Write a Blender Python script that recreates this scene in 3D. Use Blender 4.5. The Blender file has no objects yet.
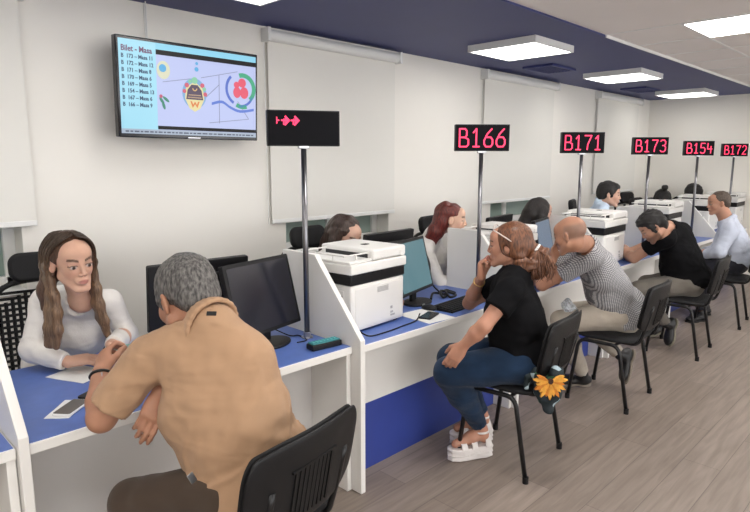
import bpy, bmesh, math, random
import numpy as np
from mathutils import Vector, Matrix
PI = math.pi
C = bpy.context.scene.collection
rnd = random.Random(7)
np.random.seed(3)

# ---------------------------------------------------------------- materials
def mat(name, col, rough=.6, metal=0., spec=.5, bump=0., bscale=60., var=0., vscale=8., emit=None, estr=0., trans=0., alpha=1., coat=0., sheen=0., attr=None, wb=0., wsc=5.5):
    m = bpy.data.materials.new(name); m.use_nodes = True
    nt = m.node_tree; b = nt.nodes['Principled BSDF']
    b.inputs['Base Color'].default_value = (*col, 1)
    b.inputs['Roughness'].default_value = rough
    b.inputs['Metallic'].default_value = metal
    b.inputs['Specular IOR Level'].default_value = spec
    b.inputs['Coat Weight'].default_value = coat
    b.inputs['Sheen Weight'].default_value = sheen
    b.inputs['Transmission Weight'].default_value = trans
    if emit:
        b.inputs['Emission Color'].default_value = (*emit, 1); b.inputs['Emission Strength'].default_value = estr
    tc = nt.nodes.new('ShaderNodeTexCoord')
    src = None
    if attr:
        a = nt.nodes.new('ShaderNodeAttribute'); a.attribute_name = attr; src = a.outputs['Color']
    n = nt.nodes.new('ShaderNodeTexNoise'); n.inputs['Scale'].default_value = vscale; n.inputs['Detail'].default_value = 4
    nt.links.new(tc.outputs['Object'], n.inputs['Vector'])
    mr = nt.nodes.new('ShaderNodeMapRange'); mr.inputs['To Min'].default_value = 1 - var; mr.inputs['To Max'].default_value = 1 + var
    mr.inputs['From Min'].default_value = .3; mr.inputs['From Max'].default_value = .7
    nt.links.new(n.outputs['Fac'], mr.inputs['Value'])
    mx = nt.nodes.new('ShaderNodeVectorMath'); mx.operation = 'SCALE'
    if src: nt.links.new(src, mx.inputs[0])
    else: mx.inputs[0].default_value = col
    nt.links.new(mr.outputs['Result'], mx.inputs['Scale'])
    nt.links.new(mx.outputs['Vector'], b.inputs['Base Color'])
    if bump:
        n2 = nt.nodes.new('ShaderNodeTexNoise'); n2.inputs['Scale'].default_value = bscale; n2.inputs['Detail'].default_value = 3
        nt.links.new(tc.outputs['Object'], n2.inputs['Vector'])
        bp = nt.nodes.new('ShaderNodeBump'); bp.inputs['Strength'].default_value = bump; bp.inputs['Distance'].default_value = .01
        nt.links.new(n2.outputs['Fac'], bp.inputs['Height']); nt.links.new(bp.outputs['Normal'], b.inputs['Normal'])
        if wb:
            mp = nt.nodes.new('ShaderNodeMapping'); mp.inputs['Rotation'].default_value = (.5,.4,.7); mp.inputs['Scale'].default_value = (1,1,2.4)
            nt.links.new(tc.outputs['Object'], mp.inputs['Vector'])
            n3 = nt.nodes.new('ShaderNodeTexNoise'); n3.inputs['Scale'].default_value = wsc; n3.inputs['Detail'].default_value = 1; n3.inputs['Distortion'].default_value = .7
            nt.links.new(mp.outputs['Vector'], n3.inputs['Vector'])
            b3 = nt.nodes.new('ShaderNodeBump'); b3.inputs['Strength'].default_value = wb; b3.inputs['Distance'].default_value = .05
            nt.links.new(n3.outputs['Fac'], b3.inputs['Height']); nt.links.new(b3.outputs['Normal'], bp.inputs['Normal'])
    return m

M = {}
M['wall'] = mat('painted_wall', (.84,.815,.76), .75, bump=.05, bscale=250, var=.015, vscale=1.5)
M['ceil'] = mat('ceiling_plaster', (.80,.76,.73), .85, bump=.05, bscale=150, var=.02, vscale=2)
M['navy'] = mat('navy_paint', (.034,.042,.16), .55, var=.05, vscale=2)
M['blind'] = mat('blind_fabric', (.78,.765,.715), .85, bump=.1, bscale=900, var=.012, vscale=1.5)
M['white'] = mat('white_melamine', (.78,.765,.73), .4, var=.015, vscale=6)
M['greypanel'] = mat('pale_grey_melamine', (.60,.58,.56), .5, var=.015, vscale=5)
M['bluetop'] = mat('blue_laminate', (.095,.165,.46), .38, var=.05, vscale=20)
M['bluekick'] = mat('blue_panel', (.028,.052,.27), .45, var=.04, vscale=10)
M['black'] = mat('black_plastic', (.008,.008,.009), .45, spec=.3, bump=.1, bscale=400)
M['blackgloss'] = mat('black_gloss', (.008,.008,.012), .16)
M['blackmetal'] = mat('black_steel', (.012,.012,.013), .32, metal=.3)
M['vinyl'] = mat('black_upholstery', (.009,.009,.010), .6, spec=.25, bump=.2, bscale=300)
M['ledface'] = mat('display_face_black', (.006,.006,.008), .7, spec=.12)
M['chrome'] = mat('brushed_steel', (.5,.5,.52), .3, metal=1.)
M['steel'] = mat('dark_steel', (.22,.22,.235), .28, metal=1.)
M['plasticwhite'] = mat('printer_white', (.77,.76,.735), .42, var=.01)
M['plasticgrey'] = mat('printer_grey', (.42,.42,.42), .5)
M['darkgap'] = mat('dark_gap', (.02,.02,.022), .6)
M['frame'] = mat('window_frame_white', (.80,.80,.78), .4)
M['lamp'] = mat('lamp_diffuser', (1,1,1), .5, emit=(1,.97,.93), estr=12.)
M['lamp2'] = mat('soffit_lamp_diffuser', (1,1,1), .5, emit=(1,.98,.94), estr=3.4)
M['lampframe'] = mat('lamp_frame', (.75,.75,.74), .5)
M['screenoff'] = mat('dark_screen', (.012,.012,.02), .22)
M['led'] = mat('led_red', (.3,.02,.05), .5, emit=(1,.035,.11), estr=1.15)
M['paper'] = mat('paper_white', (.82,.82,.80), .8)
M['teal'] = mat('teal_plastic', (.03,.22,.24), .45)
M['cardgreen'] = mat('card_green', (.25,.42,.38), .5)
M['phonegrey'] = mat('phone_screen', (.14,.13,.12), .2)
M['red'] = mat('red_cloth', (.35,.03,.06), .7)

def glass():
    m = mat('window_glass', (.30,.38,.34), .08); return m
M['glass'] = glass()
def floor_mat():
    m = bpy.data.materials.new('wood_laminate'); m.use_nodes = True
    nt = m.node_tree; b = nt.nodes['Principled BSDF']
    tc = nt.nodes.new('ShaderNodeTexCoord')
    br = nt.nodes.new('ShaderNodeTexBrick'); br.inputs['Scale'].default_value = 1.
    br.inputs['Brick Width'].default_value = 1.28; br.inputs['Row Height'].default_value = .185
    br.inputs['Mortar Size'].default_value = .0015; br.offset = .37; br.inputs['Bias'].default_value = 0
    br.inputs['Color1'].default_value = (.205,.165,.138,1); br.inputs['Color2'].default_value = (.27,.22,.188,1); br.inputs['Mortar'].default_value = (.13,.105,.09,1)
    nt.links.new(tc.outputs['Object'], br.inputs['Vector'])
    mp = nt.nodes.new('ShaderNodeMapping'); mp.inputs['Scale'].default_value = (1.3, 16, 1)
    nt.links.new(tc.outputs['Object'], mp.inputs['Vector'])
    n = nt.nodes.new('ShaderNodeTexNoise'); n.inputs['Scale'].default_value = 2.2; n.inputs['Detail'].default_value = 6; n.inputs['Distortion'].default_value = .6
    nt.links.new(mp.outputs['Vector'], n.inputs['Vector'])
    mr = nt.nodes.new('ShaderNodeMapRange'); mr.inputs['From Min'].default_value = .3; mr.inputs['From Max'].default_value = .7
    mr.inputs['To Min'].default_value = .80; mr.inputs['To Max'].default_value = 1.18
    nt.links.new(n.outputs['Fac'], mr.inputs['Value'])
    mx = nt.nodes.new('ShaderNodeVectorMath'); mx.operation = 'SCALE'
    nt.links.new(br.outputs['Color'], mx.inputs[0]); nt.links.new(mr.outputs['Result'], mx.inputs['Scale'])
    nt.links.new(mx.outputs['Vector'], b.inputs['Base Color'])
    b.inputs['Roughness'].default_value = .42
    return m
M['floor'] = floor_mat()

# ---------------------------------------------------------------- mesh helpers
class MB:
    def __init__(s): s.v=[]; s.f=[]
    def add(s, vs, fs):
        o=len(s.v); s.v += [tuple(p) for p in vs]; s.f += [tuple(i+o for i in f) for f in fs]; return s
    def box(s, x0,x1,y0,y1,z0,z1, T=None):
        vs=[Vector(p) for p in ((x0,y0,z0),(x1,y0,z0),(x1,y1,z0),(x0,y1,z0),(x0,y0,z1),(x1,y0,z1),(x1,y1,z1),(x0,y1,z1))]
        if T: vs=[T@p for p in vs]
        return s.add(vs, [(0,3,2,1),(4,5,6,7),(0,1,5,4),(1,2,6,5),(2,3,7,6),(3,0,4,7)])
    def prism(s, poly, a0, a1, axis='x', T=None):
        n=len(poly); vs=[]
        for a in (a0,a1):
            for (p,q) in poly:
                vs.append(Vector((a,p,q)) if axis=='x' else Vector((p,a,q)) if axis=='y' else Vector((p,q,a)))
        if T: vs=[T@p for p in vs]
        fs=[tuple(range(n)), tuple(range(2*n-1,n-1,-1))]
        for i in range(n):
            j=(i+1)%n; fs.append((i,i+n,j+n,j))
        return s.add(vs,fs)
    def tube(s, path, r, n=8, cap=True, flat=None):
        P=[Vector(p) for p in path]; R=r if isinstance(r,(list,tuple)) else [r]*len(P)
        rings=[]; up=None
        for i,p in enumerate(P):
            d=(P[min(i+1,len(P)-1)]-P[max(i-1,0)])
            d = d.normalized() if d.length>1e-9 else Vector((0,0,1))
            if up is None:
                up = Vector((0,0,1)) if abs(d.z)<.9 else Vector((1,0,0))
            a=(up-d*up.dot(d)); a = a.normalized() if a.length>1e-6 else d.orthogonal().normalized()
            up=a; b=d.cross(a)
            ring=[]
            for k in range(n):
                t=2*PI*k/n; q = a*math.cos(t)*R[i]*(flat or 1) + b*math.sin(t)*R[i]
                ring.append(p+q)
            rings.append(ring)
        vs=[q for ring in rings for q in ring]; fs=[]
        for i in range(len(P)-1):
            for k in range(n):
                fs.append((i*n+k, i*n+(k+1)%n, (i+1)*n+(k+1)%n, (i+1)*n+k))
        if cap: fs += [tuple(range(n-1,-1,-1)), tuple((len(P)-1)*n+k for k in range(n))]
        return s.add(vs,fs)
    def cyl(s, c, r, z0, z1, n=24, r2=None): return s.tube([(c[0],c[1],z0),(c[0],c[1],z1)],[r, r if r2 is None else r2],n)
    def disc(s, T, r, n=20, r0=0, th=.001, a0=0, a1=2*PI, sx=1.):
        # flat disc / ring / arc in local XY, thickness in z
        vs=[]; fs=[]
        full = abs(a1-a0-2*PI)<1e-6
        N = n if full else n+1
        for z in (0,th):
            for k in range(N):
                t=a0+(a1-a0)*k/n; vs.append(T@Vector((r*math.cos(t)*sx, r*math.sin(t), z)))
        if r0>0:
            for z in (0,th):
                for k in range(N):
                    t=a0+(a1-a0)*k/n; vs.append(T@Vector((r0*math.cos(t)*sx, r0*math.sin(t), z)))
            for k in range(n):
                j=(k+1)%N
                fs += [(N+k,N+j,3*N+j,3*N+k),(k,j,N+j,N+k),(2*N+k,3*N+k,3*N+j,2*N+j)]
        else:
            fs=[tuple(range(N,2*N)),tuple(range(N-1,-1,-1))]+[(k,(k+1)%N,N+(k+1)%N,N+k) for k in range(n)]
        return s.add(vs,fs)
    def build(s, name, m, parent=None, bevel=0, smooth=False, seg=2, sub=0, fix=True):
        me=bpy.data.meshes.new(name); me.from_pydata(s.v,[],s.f); me.update()
        if fix:
            bm=bmesh.new(); bm.from_mesh(me); bmesh.ops.recalc_face_normals(bm,faces=bm.faces); bm.to_mesh(me); bm.free()
        o=bpy.data.objects.new(name,me); C.objects.link(o)
        for mm in (m if isinstance(m,(list,tuple)) else [m]): me.materials.append(mm)
        if parent: o.parent=parent
        if bevel:
            md=o.modifiers.new('bevel','BEVEL'); md.width=bevel; md.segments=seg; md.limit_method='ANGLE'; md.angle_limit=.7
        if sub:
            md=o.modifiers.new('sub','SUBSURF'); md.levels=sub; md.render_levels=sub
        if smooth or bevel or sub:
            me.polygons.foreach_set('use_smooth',[True]*len(me.polygons))
            if not sub and not smooth:
                try: me.set_sharp_from_angle(angle=.6)
                except Exception: pass
        return o
def tag(o,label=None,cat=None,group=None,kind=None):
    if label: o['label']=label
    if cat: o['category']=cat
    if group: o['group']=group
    if kind: o['kind']=kind
    return o
def empty(name,loc,rz=0,label=None,cat=None,group=None):
    o=bpy.data.objects.new(name,None); o.empty_display_size=.1; C.objects.link(o); o.location=loc; o.rotation_euler=(0,0,rz)
    return tag(o,label,cat,group)
def struct(name,mb,m,**k):
    o=mb.build(name,m,**k); o['kind']='structure'; return o
def copy_tree(o,parent=None):
    c=o.copy(); C.objects.link(c); c.parent=parent
    for ch in list(o.children): copy_tree(ch,c)
    return c
def rrect(w,h,r,n=5):
    pts=[]
    for cx,cy,a in ((w/2-r,h/2-r,0),(-w/2+r,h/2-r,PI/2),(-w/2+r,-h/2+r,PI),(w/2-r,-h/2+r,1.5*PI)):
        for k in range(n+1):
            t=a+PI/2*k/n; pts.append((cx+r*math.cos(t),cy+r*math.sin(t)))
    return pts
def bez(P,n=8):
    # Catmull-Rom through points
    P=[Vector(p) for p in P]; out=[]
    for i in range(len(P)-1):
        p0=P[max(i-1,0)];p1=P[i];p2=P[i+1];p3=P[min(i+2,len(P)-1)]
        for k in range(n):
            t=k/n; out.append(.5*((2*p1)+(p2-p0)*t+(2*p0-5*p1+4*p2-p3)*t*t+(3*p1-p0-3*p2+p3)*t**3))
    out.append(P[-1]); return out

# ---------------------------------------------------------------- camera
Fpx=588.; pit=math.atan(95/588.); az=math.radians(44.73); H=1.63
cv,sv,cp,sp=math.cos(az),math.sin(az),math.cos(pit),math.sin(pit)
cR=Vector((sv,-cv,0)); cF=Vector((cv*cp,sv*cp,-sp)); cU=Vector((cv*sp,sv*sp,cp))
cam=bpy.data.cameras.new('camera'); co=bpy.data.objects.new('camera',cam); C.objects.link(co)
cam.sensor_width=36; cam.sensor_fit='HORIZONTAL'; cam.lens=Fpx/750*36; cam.clip_start=.05
mw=Matrix(((cR.x,cU.x,-cF.x,0),(cR.y,cU.y,-cF.y,0),(cR.z,cU.z,-cF.z,H),(0,0,0,1)))
co.matrix_world=mw
bpy.context.scene.camera=co

# ---------------------------------------------------------------- room shell
WY=3.5; CZ=2.55; FX=9.47
X0=-3.5; Y0=-4.5
struct('floor',MB().box(X0,FX+.1,Y0,WY+.3,-.1,0),M['floor'])
NY=1.99
struct('ceiling',MB().box(X0,FX,Y0,NY,CZ,CZ+.1),M['ceil'])
struct('ceiling_soffit',MB().box(X0,FX,NY,WY,CZ-.012,CZ+.1),M['navy'])
# wall with window openings under the roller blinds
wins=[(-1.35,.88),(2.60,3.70),(5.26,6.42),(7.88,8.94)]
ZS,ZT=.95,2.38
w=MB()
w.box(X0,FX,WY,WY+.25,0,ZS); w.box(X0,FX,WY,WY+.25,ZT,CZ+.1)
xs=[X0]+[a for p in wins for a in p]+[FX]
for i in range(0,len(xs),2): w.box(xs[i],xs[i+1],WY,WY+.25,ZS,ZT)
struct('wall_left',w,M['wall'])
struct('wall_far',MB().box(FX,FX+.1,Y0,WY+.25,0,CZ+.1),M['wall'])
wr=MB(); wr.box(X0,FX+.1,Y0-.1,Y0,0,.6).box(X0,FX+.1,Y0-.1,Y0,2.3,CZ+.1)
for k in range(7): wr.box(X0+k*2.1,X0+k*2.1+.35,Y0-.1,Y0,.6,2.3)
struct('wall_right',wr,M['wall'])
wb=MB(); wb.box(X0-.1,X0,Y0,WY+.25,0,CZ+.1)
struct('wall_back',wb,M['wall'])
struct('baseboard_far',MB().box(FX-.015,FX,Y0,WY,0,.08),M['white'])
struct('baseboard_left',MB().box(X0,FX,WY-.015,WY,0,.08),M['white'])
# cream sheathing strip and surface joints on the wall
struct('trim_1',MB().box(1.615,1.63,WY-.006,WY,2.2,CZ-.012),M['lampframe'])
for i,(a,b) in enumerate(wins):
    r=empty('window_%d'%(i+1),(0,0,0)); r['kind']='structure'
    f=MB(); f.box(a,b,WY+.14,WY+.2,ZS,ZS+.06).box(a,b,WY+.14,WY+.2,ZT-.06,ZT).box(a,a+.06,WY+.14,WY+.2,ZS,ZT).box(b-.06,b,WY+.14,WY+.2,ZS,ZT)
    mid=(a+b)/2 if i!=2 else a+.50
    f.box(mid-.03,mid+.03,WY+.14,WY+.2,ZS,ZT)
    f.build('window_frame',M['frame'],r,bevel=.004)
    MB().box(a+.06,mid-.03,WY+.165,WY+.175,ZS+.06,ZT-.06).build('pane',M['glass'],r)
    MB().box(mid+.03,b-.06,WY+.165,WY+.175,ZS+.06,ZT-.06).build('pane',M['glass'],r)
    MB().box(a,b,WY-.02,WY+.14,ZS-.02,ZS+.002).build('window_sill',M['frame'],r,bevel=.004)
# roller blinds
blinds=[(-1.5,.95,1.29,'wide cream roller blind at the left edge above the young clerk in a white blouse'),
        (2.46,3.74,1.185,'cream roller blind behind the blank display sign, right of the wall television'),
        (5.05,6.46,1.19,'cream roller blind between the two middle red number signs'),
        (7.62,8.98,1.19,'cream roller blind nearest the far wall corner')]
for a,b,z,l in blinds:
    r=empty('roller_blind',((a+b)/2,WY,z),0,l,'blind')
    W=(b-a)/2
    MB().box(-W,W,-.030,-.027,.02,CZ-.09-z).build('fabric',M['blind'],r)
    MB().box(-W,W,-.036,-.020,0,.03).build('bottom_rail',M['frame'],r,bevel=.004)
    c=MB(); c.tube([(-W-.02,-.045,CZ-.075-z),(W+.02,-.045,CZ-.075-z)],.040,16); c.build('cassette',M['frame'],r,smooth=False,bevel=.003)
    for s in (-1,1): MB().box(s*(W+.02)-.012,s*(W+.02)+.012,-.09,0,CZ-.12-z,CZ-.03-z).build('bracket',M['frame'],r,bevel=.002)
    ch=MB(); ch.tube([(-W-.03,-.03,.0),(-W-.03,-.03,CZ-.12-z)],.003,5); ch.build('pull_cord',M['frame'],r)

# ceiling lights, surface panels on the navy soffit
def light(x,y,z0,surface,label,group=None):
    r=empty('ceiling_light',(x,y,z0),0,label,'ceiling light',group)
    if surface:
        f=MB(); h=.052
        f.box(-.3,.3,-.3,-.285,-h,0).box(-.3,.3,.285,.3,-h,0).box(-.3,-.285,-.285,.285,-h,0).box(.285,.3,-.285,.285,-h,0).box(-.29,.29,-.29,.29,-.01,0)
        f.build('frame',M['lampframe'],r)
        MB().box(-.285,.285,-.285,.285,-h+.002,-h+.008).build('diffuser',M['lamp2'],r)
    else:
        f=MB(); f.box(-.3,.3,-.3,-.29,-.006,0).box(-.3,.3,.29,.3,-.006,0).box(-.3,-.29,-.29,.29,-.006,0).box(.29,.3,-.29,.29,-.006,0)
        f.build('frame',M['lampframe'],r)
        MB().box(-.29,.29,-.29,.29,-.004,-.001).build('diffuser',M['lamp'],r)
SZ=CZ-.012
light(.25,2.60,SZ,1,'square soffit lamp over the first counter, outside the left of the picture')  # unseen lamp, its position chosen to brighten the left wall
light(-1.2,2.60,SZ,1,'square soffit lamp farthest left, outside the picture')  # extra lamp out of view, added to lift the dim left wall
light(1.72,2.60,SZ,1,'square ceiling lamp cut by the top edge of the picture, on the navy soffit')
light(4.30,2.62,SZ,1,'large square lit panel on the navy soffit above the first red number sign')
light(6.40,2.66,SZ,1,'middle square lit panel on the navy soffit, in line above the second red number sign')
light(8.62,2.72,SZ,1,'smallest and farthest square lit panel on the navy soffit near the far wall')
light(4.75,1.17,CZ,0,'bright square panel set flush in the white tiled ceiling at the upper right')
for k,(x,y) in enumerate(((2.35,1.17),(0,.6),(-2,.6),(2.35,-1.2),(4.75,-1.2),(7.15,-1.2),(0,-2.2),(-2,-2.2),(7.15,.5))):  # unseen lamps added to light the front of the room
    light(x,y,CZ,0,'square flush lamp of the white ceiling beyond the picture edge','flush lamps beyond the picture edge')
for x,y,l in ((5.5,3.02,'navy air grille on the soffit between the two nearest lit panels'),(7.9,3.05,'navy air grille on the soffit near the farthest lit panel')):
    r=empty('ceiling_vent',(x,y,SZ),0,l,'air vent')
    f=MB(); f.box(-.24,.24,-.16,-.135,-.02,0).box(-.24,.24,.135,.16,-.02,0).box(-.24,-.215,-.135,.135,-.02,0).box(.215,.24,-.135,.135,-.02,0); f.build('frame',M['navy'],r,bevel=.003)
    s=MB()
    for k in range(8): s.box(-.215,.215,-.125+k*.034,-.115+k*.034,-.016,-.002)
    s.build('slats',M['navy'],r); MB().box(-.215,.215,-.135,.135,-.004,-.0005).build('backing',M['darkgap'],r)
# ceiling tile grid on the white ceiling beyond the joint
tg=MB(); 
for x in [4.43+.6*k for k in range(0,9)]: tg.box(x-.008,x+.008,Y0,NY,CZ-.004,CZ+.001)
for y in [1.48-.6*k for k in range(0,8)]: tg.box(4.43,FX,y-.008,y+.008,CZ-.004,CZ+.001)
tg.box(4.43,FX,NY-.012,NY,CZ-.02,CZ)
struct('trim_2',tg,M['frame'])

# ---------------------------------------------------------------- television
def text_mesh(name,s,size,m,parent,T,align='LEFT',ext=.0006,sx=1.,bold=0):
    cu=bpy.data.curves.new('t','FONT'); cu.body=s; cu.size=size; cu.align_x=align; cu.extrude=ext; cu.resolution_u=2; cu.offset=bold
    to=bpy.data.objects.new('t',cu); C.objects.link(to)
    bpy.context.view_layer.update()
    me=bpy.data.meshes.new_from_object(to.evaluated_get(bpy.context.evaluated_depsgraph_get()))
    bpy.data.objects.remove(to); bpy.data.curves.remove(cu)
    me.transform(T@Matrix.Diagonal((sx,1,1,1)))
    me.materials.clear(); me.materials.append(m)
    o=bpy.data.objects.new(name,me); C.objects.link(o); o.parent=parent; return o
def em(name,col,s=.9):
    return mat(name,tuple(c*.1 for c in col),.3,emit=col,estr=s*.5)
tv=empty('television',(1.80,3.30,2.03),0,'wall-mounted television showing a queue list and colourful emblems','television')
tv.rotation_euler=(math.radians(3),0,0)
TW,TH=.90,.54
MB().box(-TW/2,TW/2,0,.05,-TH/2,TH/2).build('housing',M['blackgloss'],tv,bevel=.006)
S=empty  # local shorthand is not used for parts
scrW,scrH=TW-.03,TH-.035
scr=MB().box(-scrW/2,scrW/2,-.0015,.001,-scrH/2+.004,scrH/2).build('screen',em('screen_lilac',(.50,.56,.86),1.0),tv)
TT=Matrix(((1,0,0,0),(0,0,-1,0),(0,1,0,0),(0,0,0,1)))   # text plane: x right, y up, facing -Y
def tvm(mb,name,m): return mb.build(name,m,tv)
L=-scrW/2; LW=.208
cy=em('screen_cyan',(.27,.66,.86),1.0); cyl2=em('screen_cyan_light',(.36,.72,.88),1.)
tvm(MB().box(L,L+LW,-.0025,-.0015,-scrH/2+.03,scrH/2),'side_panel',cyl2)
tvm(MB().box(L+LW,scrW/2,-.0025,-.0015,scrH/2-.035,scrH/2),'top_band',cy)
tvm(MB().box(L+LW,scrW/2,-.003,-.0015,scrH/2-.062,scrH/2-.035),'letterbox_bar',M['black']); tvm(MB().box(L+LW,scrW/2,-.003,-.0015,-scrH/2+.032,-scrH/2+.052),'letterbox_bar',M['black'])
tvm(MB().box(L,scrW/2,-.0025,-.0015,-scrH/2+.004,-scrH/2+.03),'ticker_bar',em('screen_grey',(.42,.50,.62),.9))
inkR=em('ink_maroon',(.28,.10,.24),.5); ink=em('ink_navy',(.03,.09,.22),.5)
def tvt(s,x,z,size,m,sx=1.,bold=.0005): return text_mesh('screen_text',s,size,m,tv,Matrix.Translation((x,-.0035,z))@TT,sx=sx,bold=bold)
tvt('Bilet - Masa',L+.012,scrH/2-.062,.043,inkR,.86,.0012)
for i,s in enumerate(('B  173 \u2013 Masa 11','B  172 \u2013 Masa 12','B  171 \u2013 Masa 8','B  170 \u2013 Masa 6','B  169 \u2013 Masa 5','B  154 \u2013 Masa 13','B  167 \u2013 Masa 6','B  166 \u2013 Masa 9')):
    tvt(s,L+.012,scrH/2-.098-i*.0365,.030,ink,.86,.0009)
e=MB(); xx=L+.02
while xx<scrW/2-.03:
    ww=rnd.uniform(.012,.035); e.box(xx,xx+ww,-.0035,-.0025,-scrH/2+.012,-scrH/2+.020); xx+=ww+.008
tvm(e,'ticker_marks',em('ink_ticker',(.12,.15,.24),.4))
def tp(x,z,d=.003): return Matrix.Translation((x,-d,z))@TT
# emblem: crest with a dark plate
cx,cz=.005,-.005
e=MB(); e.disc(tp(cx,cz),.088,28,sx=.88); tvm(e,'crest_rim',em('c_blue',(.25,.5,.8),.8))
e=MB(); e.prism([(cx-.062,cz-.03),(cx-.055,cz+.03),(cx,cz+.07),(cx+.055,cz+.03),(cx+.062,cz-.03),(cx+.035,cz-.085),(cx,cz-.105),(cx-.035,cz-.085)],-.0048,-.004,'y'); tvm(e,'crest_shield',em('c_yel',(.85,.75,.38),.9))
e=MB(); e.prism([(cx-.055,cz-.035),(cx-.045,cz+.02),(cx-.02,cz+.05),(cx+.02,cz+.05),(cx+.045,cz+.02),(cx+.055,cz-.035)],-.0056,-.005,'y'); tvm(e,'crest_plate',em('c_dark',(.10,.06,.12),.7))
e=MB()
for (a,b,r) in ((-.05,.045,.014),(.05,.05,.014),(.068,.0,.013),(-.066,.01,.012)): e.disc(tp(cx+a,cz+b,.0062),r,10)
tvm(e,'crest_red_spots',em('c_red',(.75,.12,.2),.8))
e=MB()
for (a,b,r) in ((0,.075,.02),(.062,.03,.012),(-.03,.068,.011)): tvm(MB().disc(tp(cx+a,cz+b,.0066),r,10),'crest_green_spot',em('c_grn',(.3,.7,.45),.8))
e=MB(); e.disc(tp(cx,cz+.03,.0075),.016,14,r0=.010,a0=PI,a1=2*PI)
tvm(e,'crest_crescent',em('c_gold',(.8,.5,.2),.8))
e=MB(); e.prism([(cx-.03,cz-.045),(cx-.02,cz-.045),(cx-.012,cz-.065),(cx,cz-.045),(cx+.012,cz-.065),(cx+.02,cz-.045),(cx+.03,cz-.045),(cx+.015,cz-.083),(cx,cz-.06),(cx-.015,cz-.083)],-.0075,-.0066,'y'); tvm(e,'crest_mark',em('c_or',(.8,.22,.05),.9))
e=MB(); e.box(cx-.04,cx+.04,-.0072,-.0062,cz-.012,cz-.006).box(cx-.046,cx+.046,-.0072,-.0062,cz-.026,cz-.020); tvm(e,'crest_lines',em('c_or2',(.6,.4,.25),.7))
# emblem: red fruit shapes in blue and green arcs
cx,cz=.318,.045
e=MB(); e.disc(tp(cx-.022,cz-.02),.034,18,sx=.8); e.disc(tp(cx+.03,cz-.02),.036,18,sx=.85); e.disc(tp(cx-.025,cz+.025),.02,16); e.disc(tp(cx+.015,cz+.04),.028,18); tvm(e,'red_emblem',em('c_red2',(.85,.09,.16),.9))
e=MB(); e.disc(tp(cx,cz),.105,30,r0=.088,a0=2.3,a1=4.2); e.disc(tp(cx,cz-.005),.105,30,r0=.09,a0=4.6,a1=5.9); tvm(e,'blue_arc',em('c_blue2',(.08,.16,.62),.9))
e=MB(); e.disc(tp(cx+.02,cz+.005),.095,30,r0=.068,a0=-.9,a1=1.9); e.disc(tp(cx+.02,cz-.01),.11,20,r0=.085,a0=4.2,a1=5.0); tvm(e,'green_arc',em('c_grn2',(.04,.42,.22),.9))
e=MB(); pts=bez([(cx-.20,cz-.10,0),(cx-.13,cz-.085,0),(cx-.07,cz-.115,0),(cx-.0,cz-.135,0),(cx+.1,cz-.12,0)],6)
lo=[(p.x,p.y-.008) for p in pts]; hi=[(p.x,p.y+.008) for p in pts][::-1]; e.prism(lo+hi,-.0045,-.003,'y'); tvm(e,'blue_wave',em('c_blue3',(.1,.2,.7),.9))
e=MB(); e.disc(tp(-.185,.11),.05,18,sx=.8); tvm(e,'yellow_flower',em('c_y',(.75,.76,.55),.9)); e=MB(); e.disc(tp(-.19,.12,.0045),.022,14); e.disc(tp(.02,.135,.0045),.013,12); e.disc(tp(.022,.168,.0045),.009,10); tvm(e,'blue_dots',em('c_b4',(.1,.45,.8),.9))
e=MB()
for (a,b,t) in ((-.200,-.06,.6),(-.175,-.05,.9),(-.19,-.085,.3)): e.disc(Matrix.Translation((a,-.0045,b))@TT@Matrix.Rotation(t,4,'Z'),.024,12,sx=.35)
tvm(e,'green_leaves',em('c_g5',(.05,.3,.2),.8))
e=MB(); e.disc(tp(-.205,-.035,.005),.010,10); tvm(e,'red_bud',em('c_r5',(.6,.1,.2),.8))
e=MB()
def ln(x0,z0,x1,z1,w=.0016):
    d=Vector((x1-x0,z1-z0)).normalized(); n=Vector((-d.y,d.x))*w
    e.prism([(x0-n.x,z0-n.y),(x1-n.x,z1-n.y),(x1+n.x,z1+n.y),(x0+n.x,z0+n.y)],-.0034,-.0026,'y')
for q in ((-.19,.045,.02,.085),(.05,.09,.30,.15),(.1,-.17,.38,-.135),(.38,-.135,.30,-.03),(.17,.12,.17,-.17),(.08,-.02,.17,.06)): ln(*q)
tvm(e,'tile_joint_lines',em('c_line',(.28,.30,.42),.7))
MB().box(-.04,.04,-.001,.002,-TH/2+.004,-TH/2+.010).build('maker_badge',M['chrome'],tv)
MB().box(-.2,.2,.05,.19,-.1,.1).box(-.03,.03,.05,.19,-.16,.16).build('wall_bracket',M['blackmetal'],tv)
MB().tube([(-.19,.17,.2),(-.19,.185,.505)],.004,6).build('cable',M['lampframe'],tv)
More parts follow.
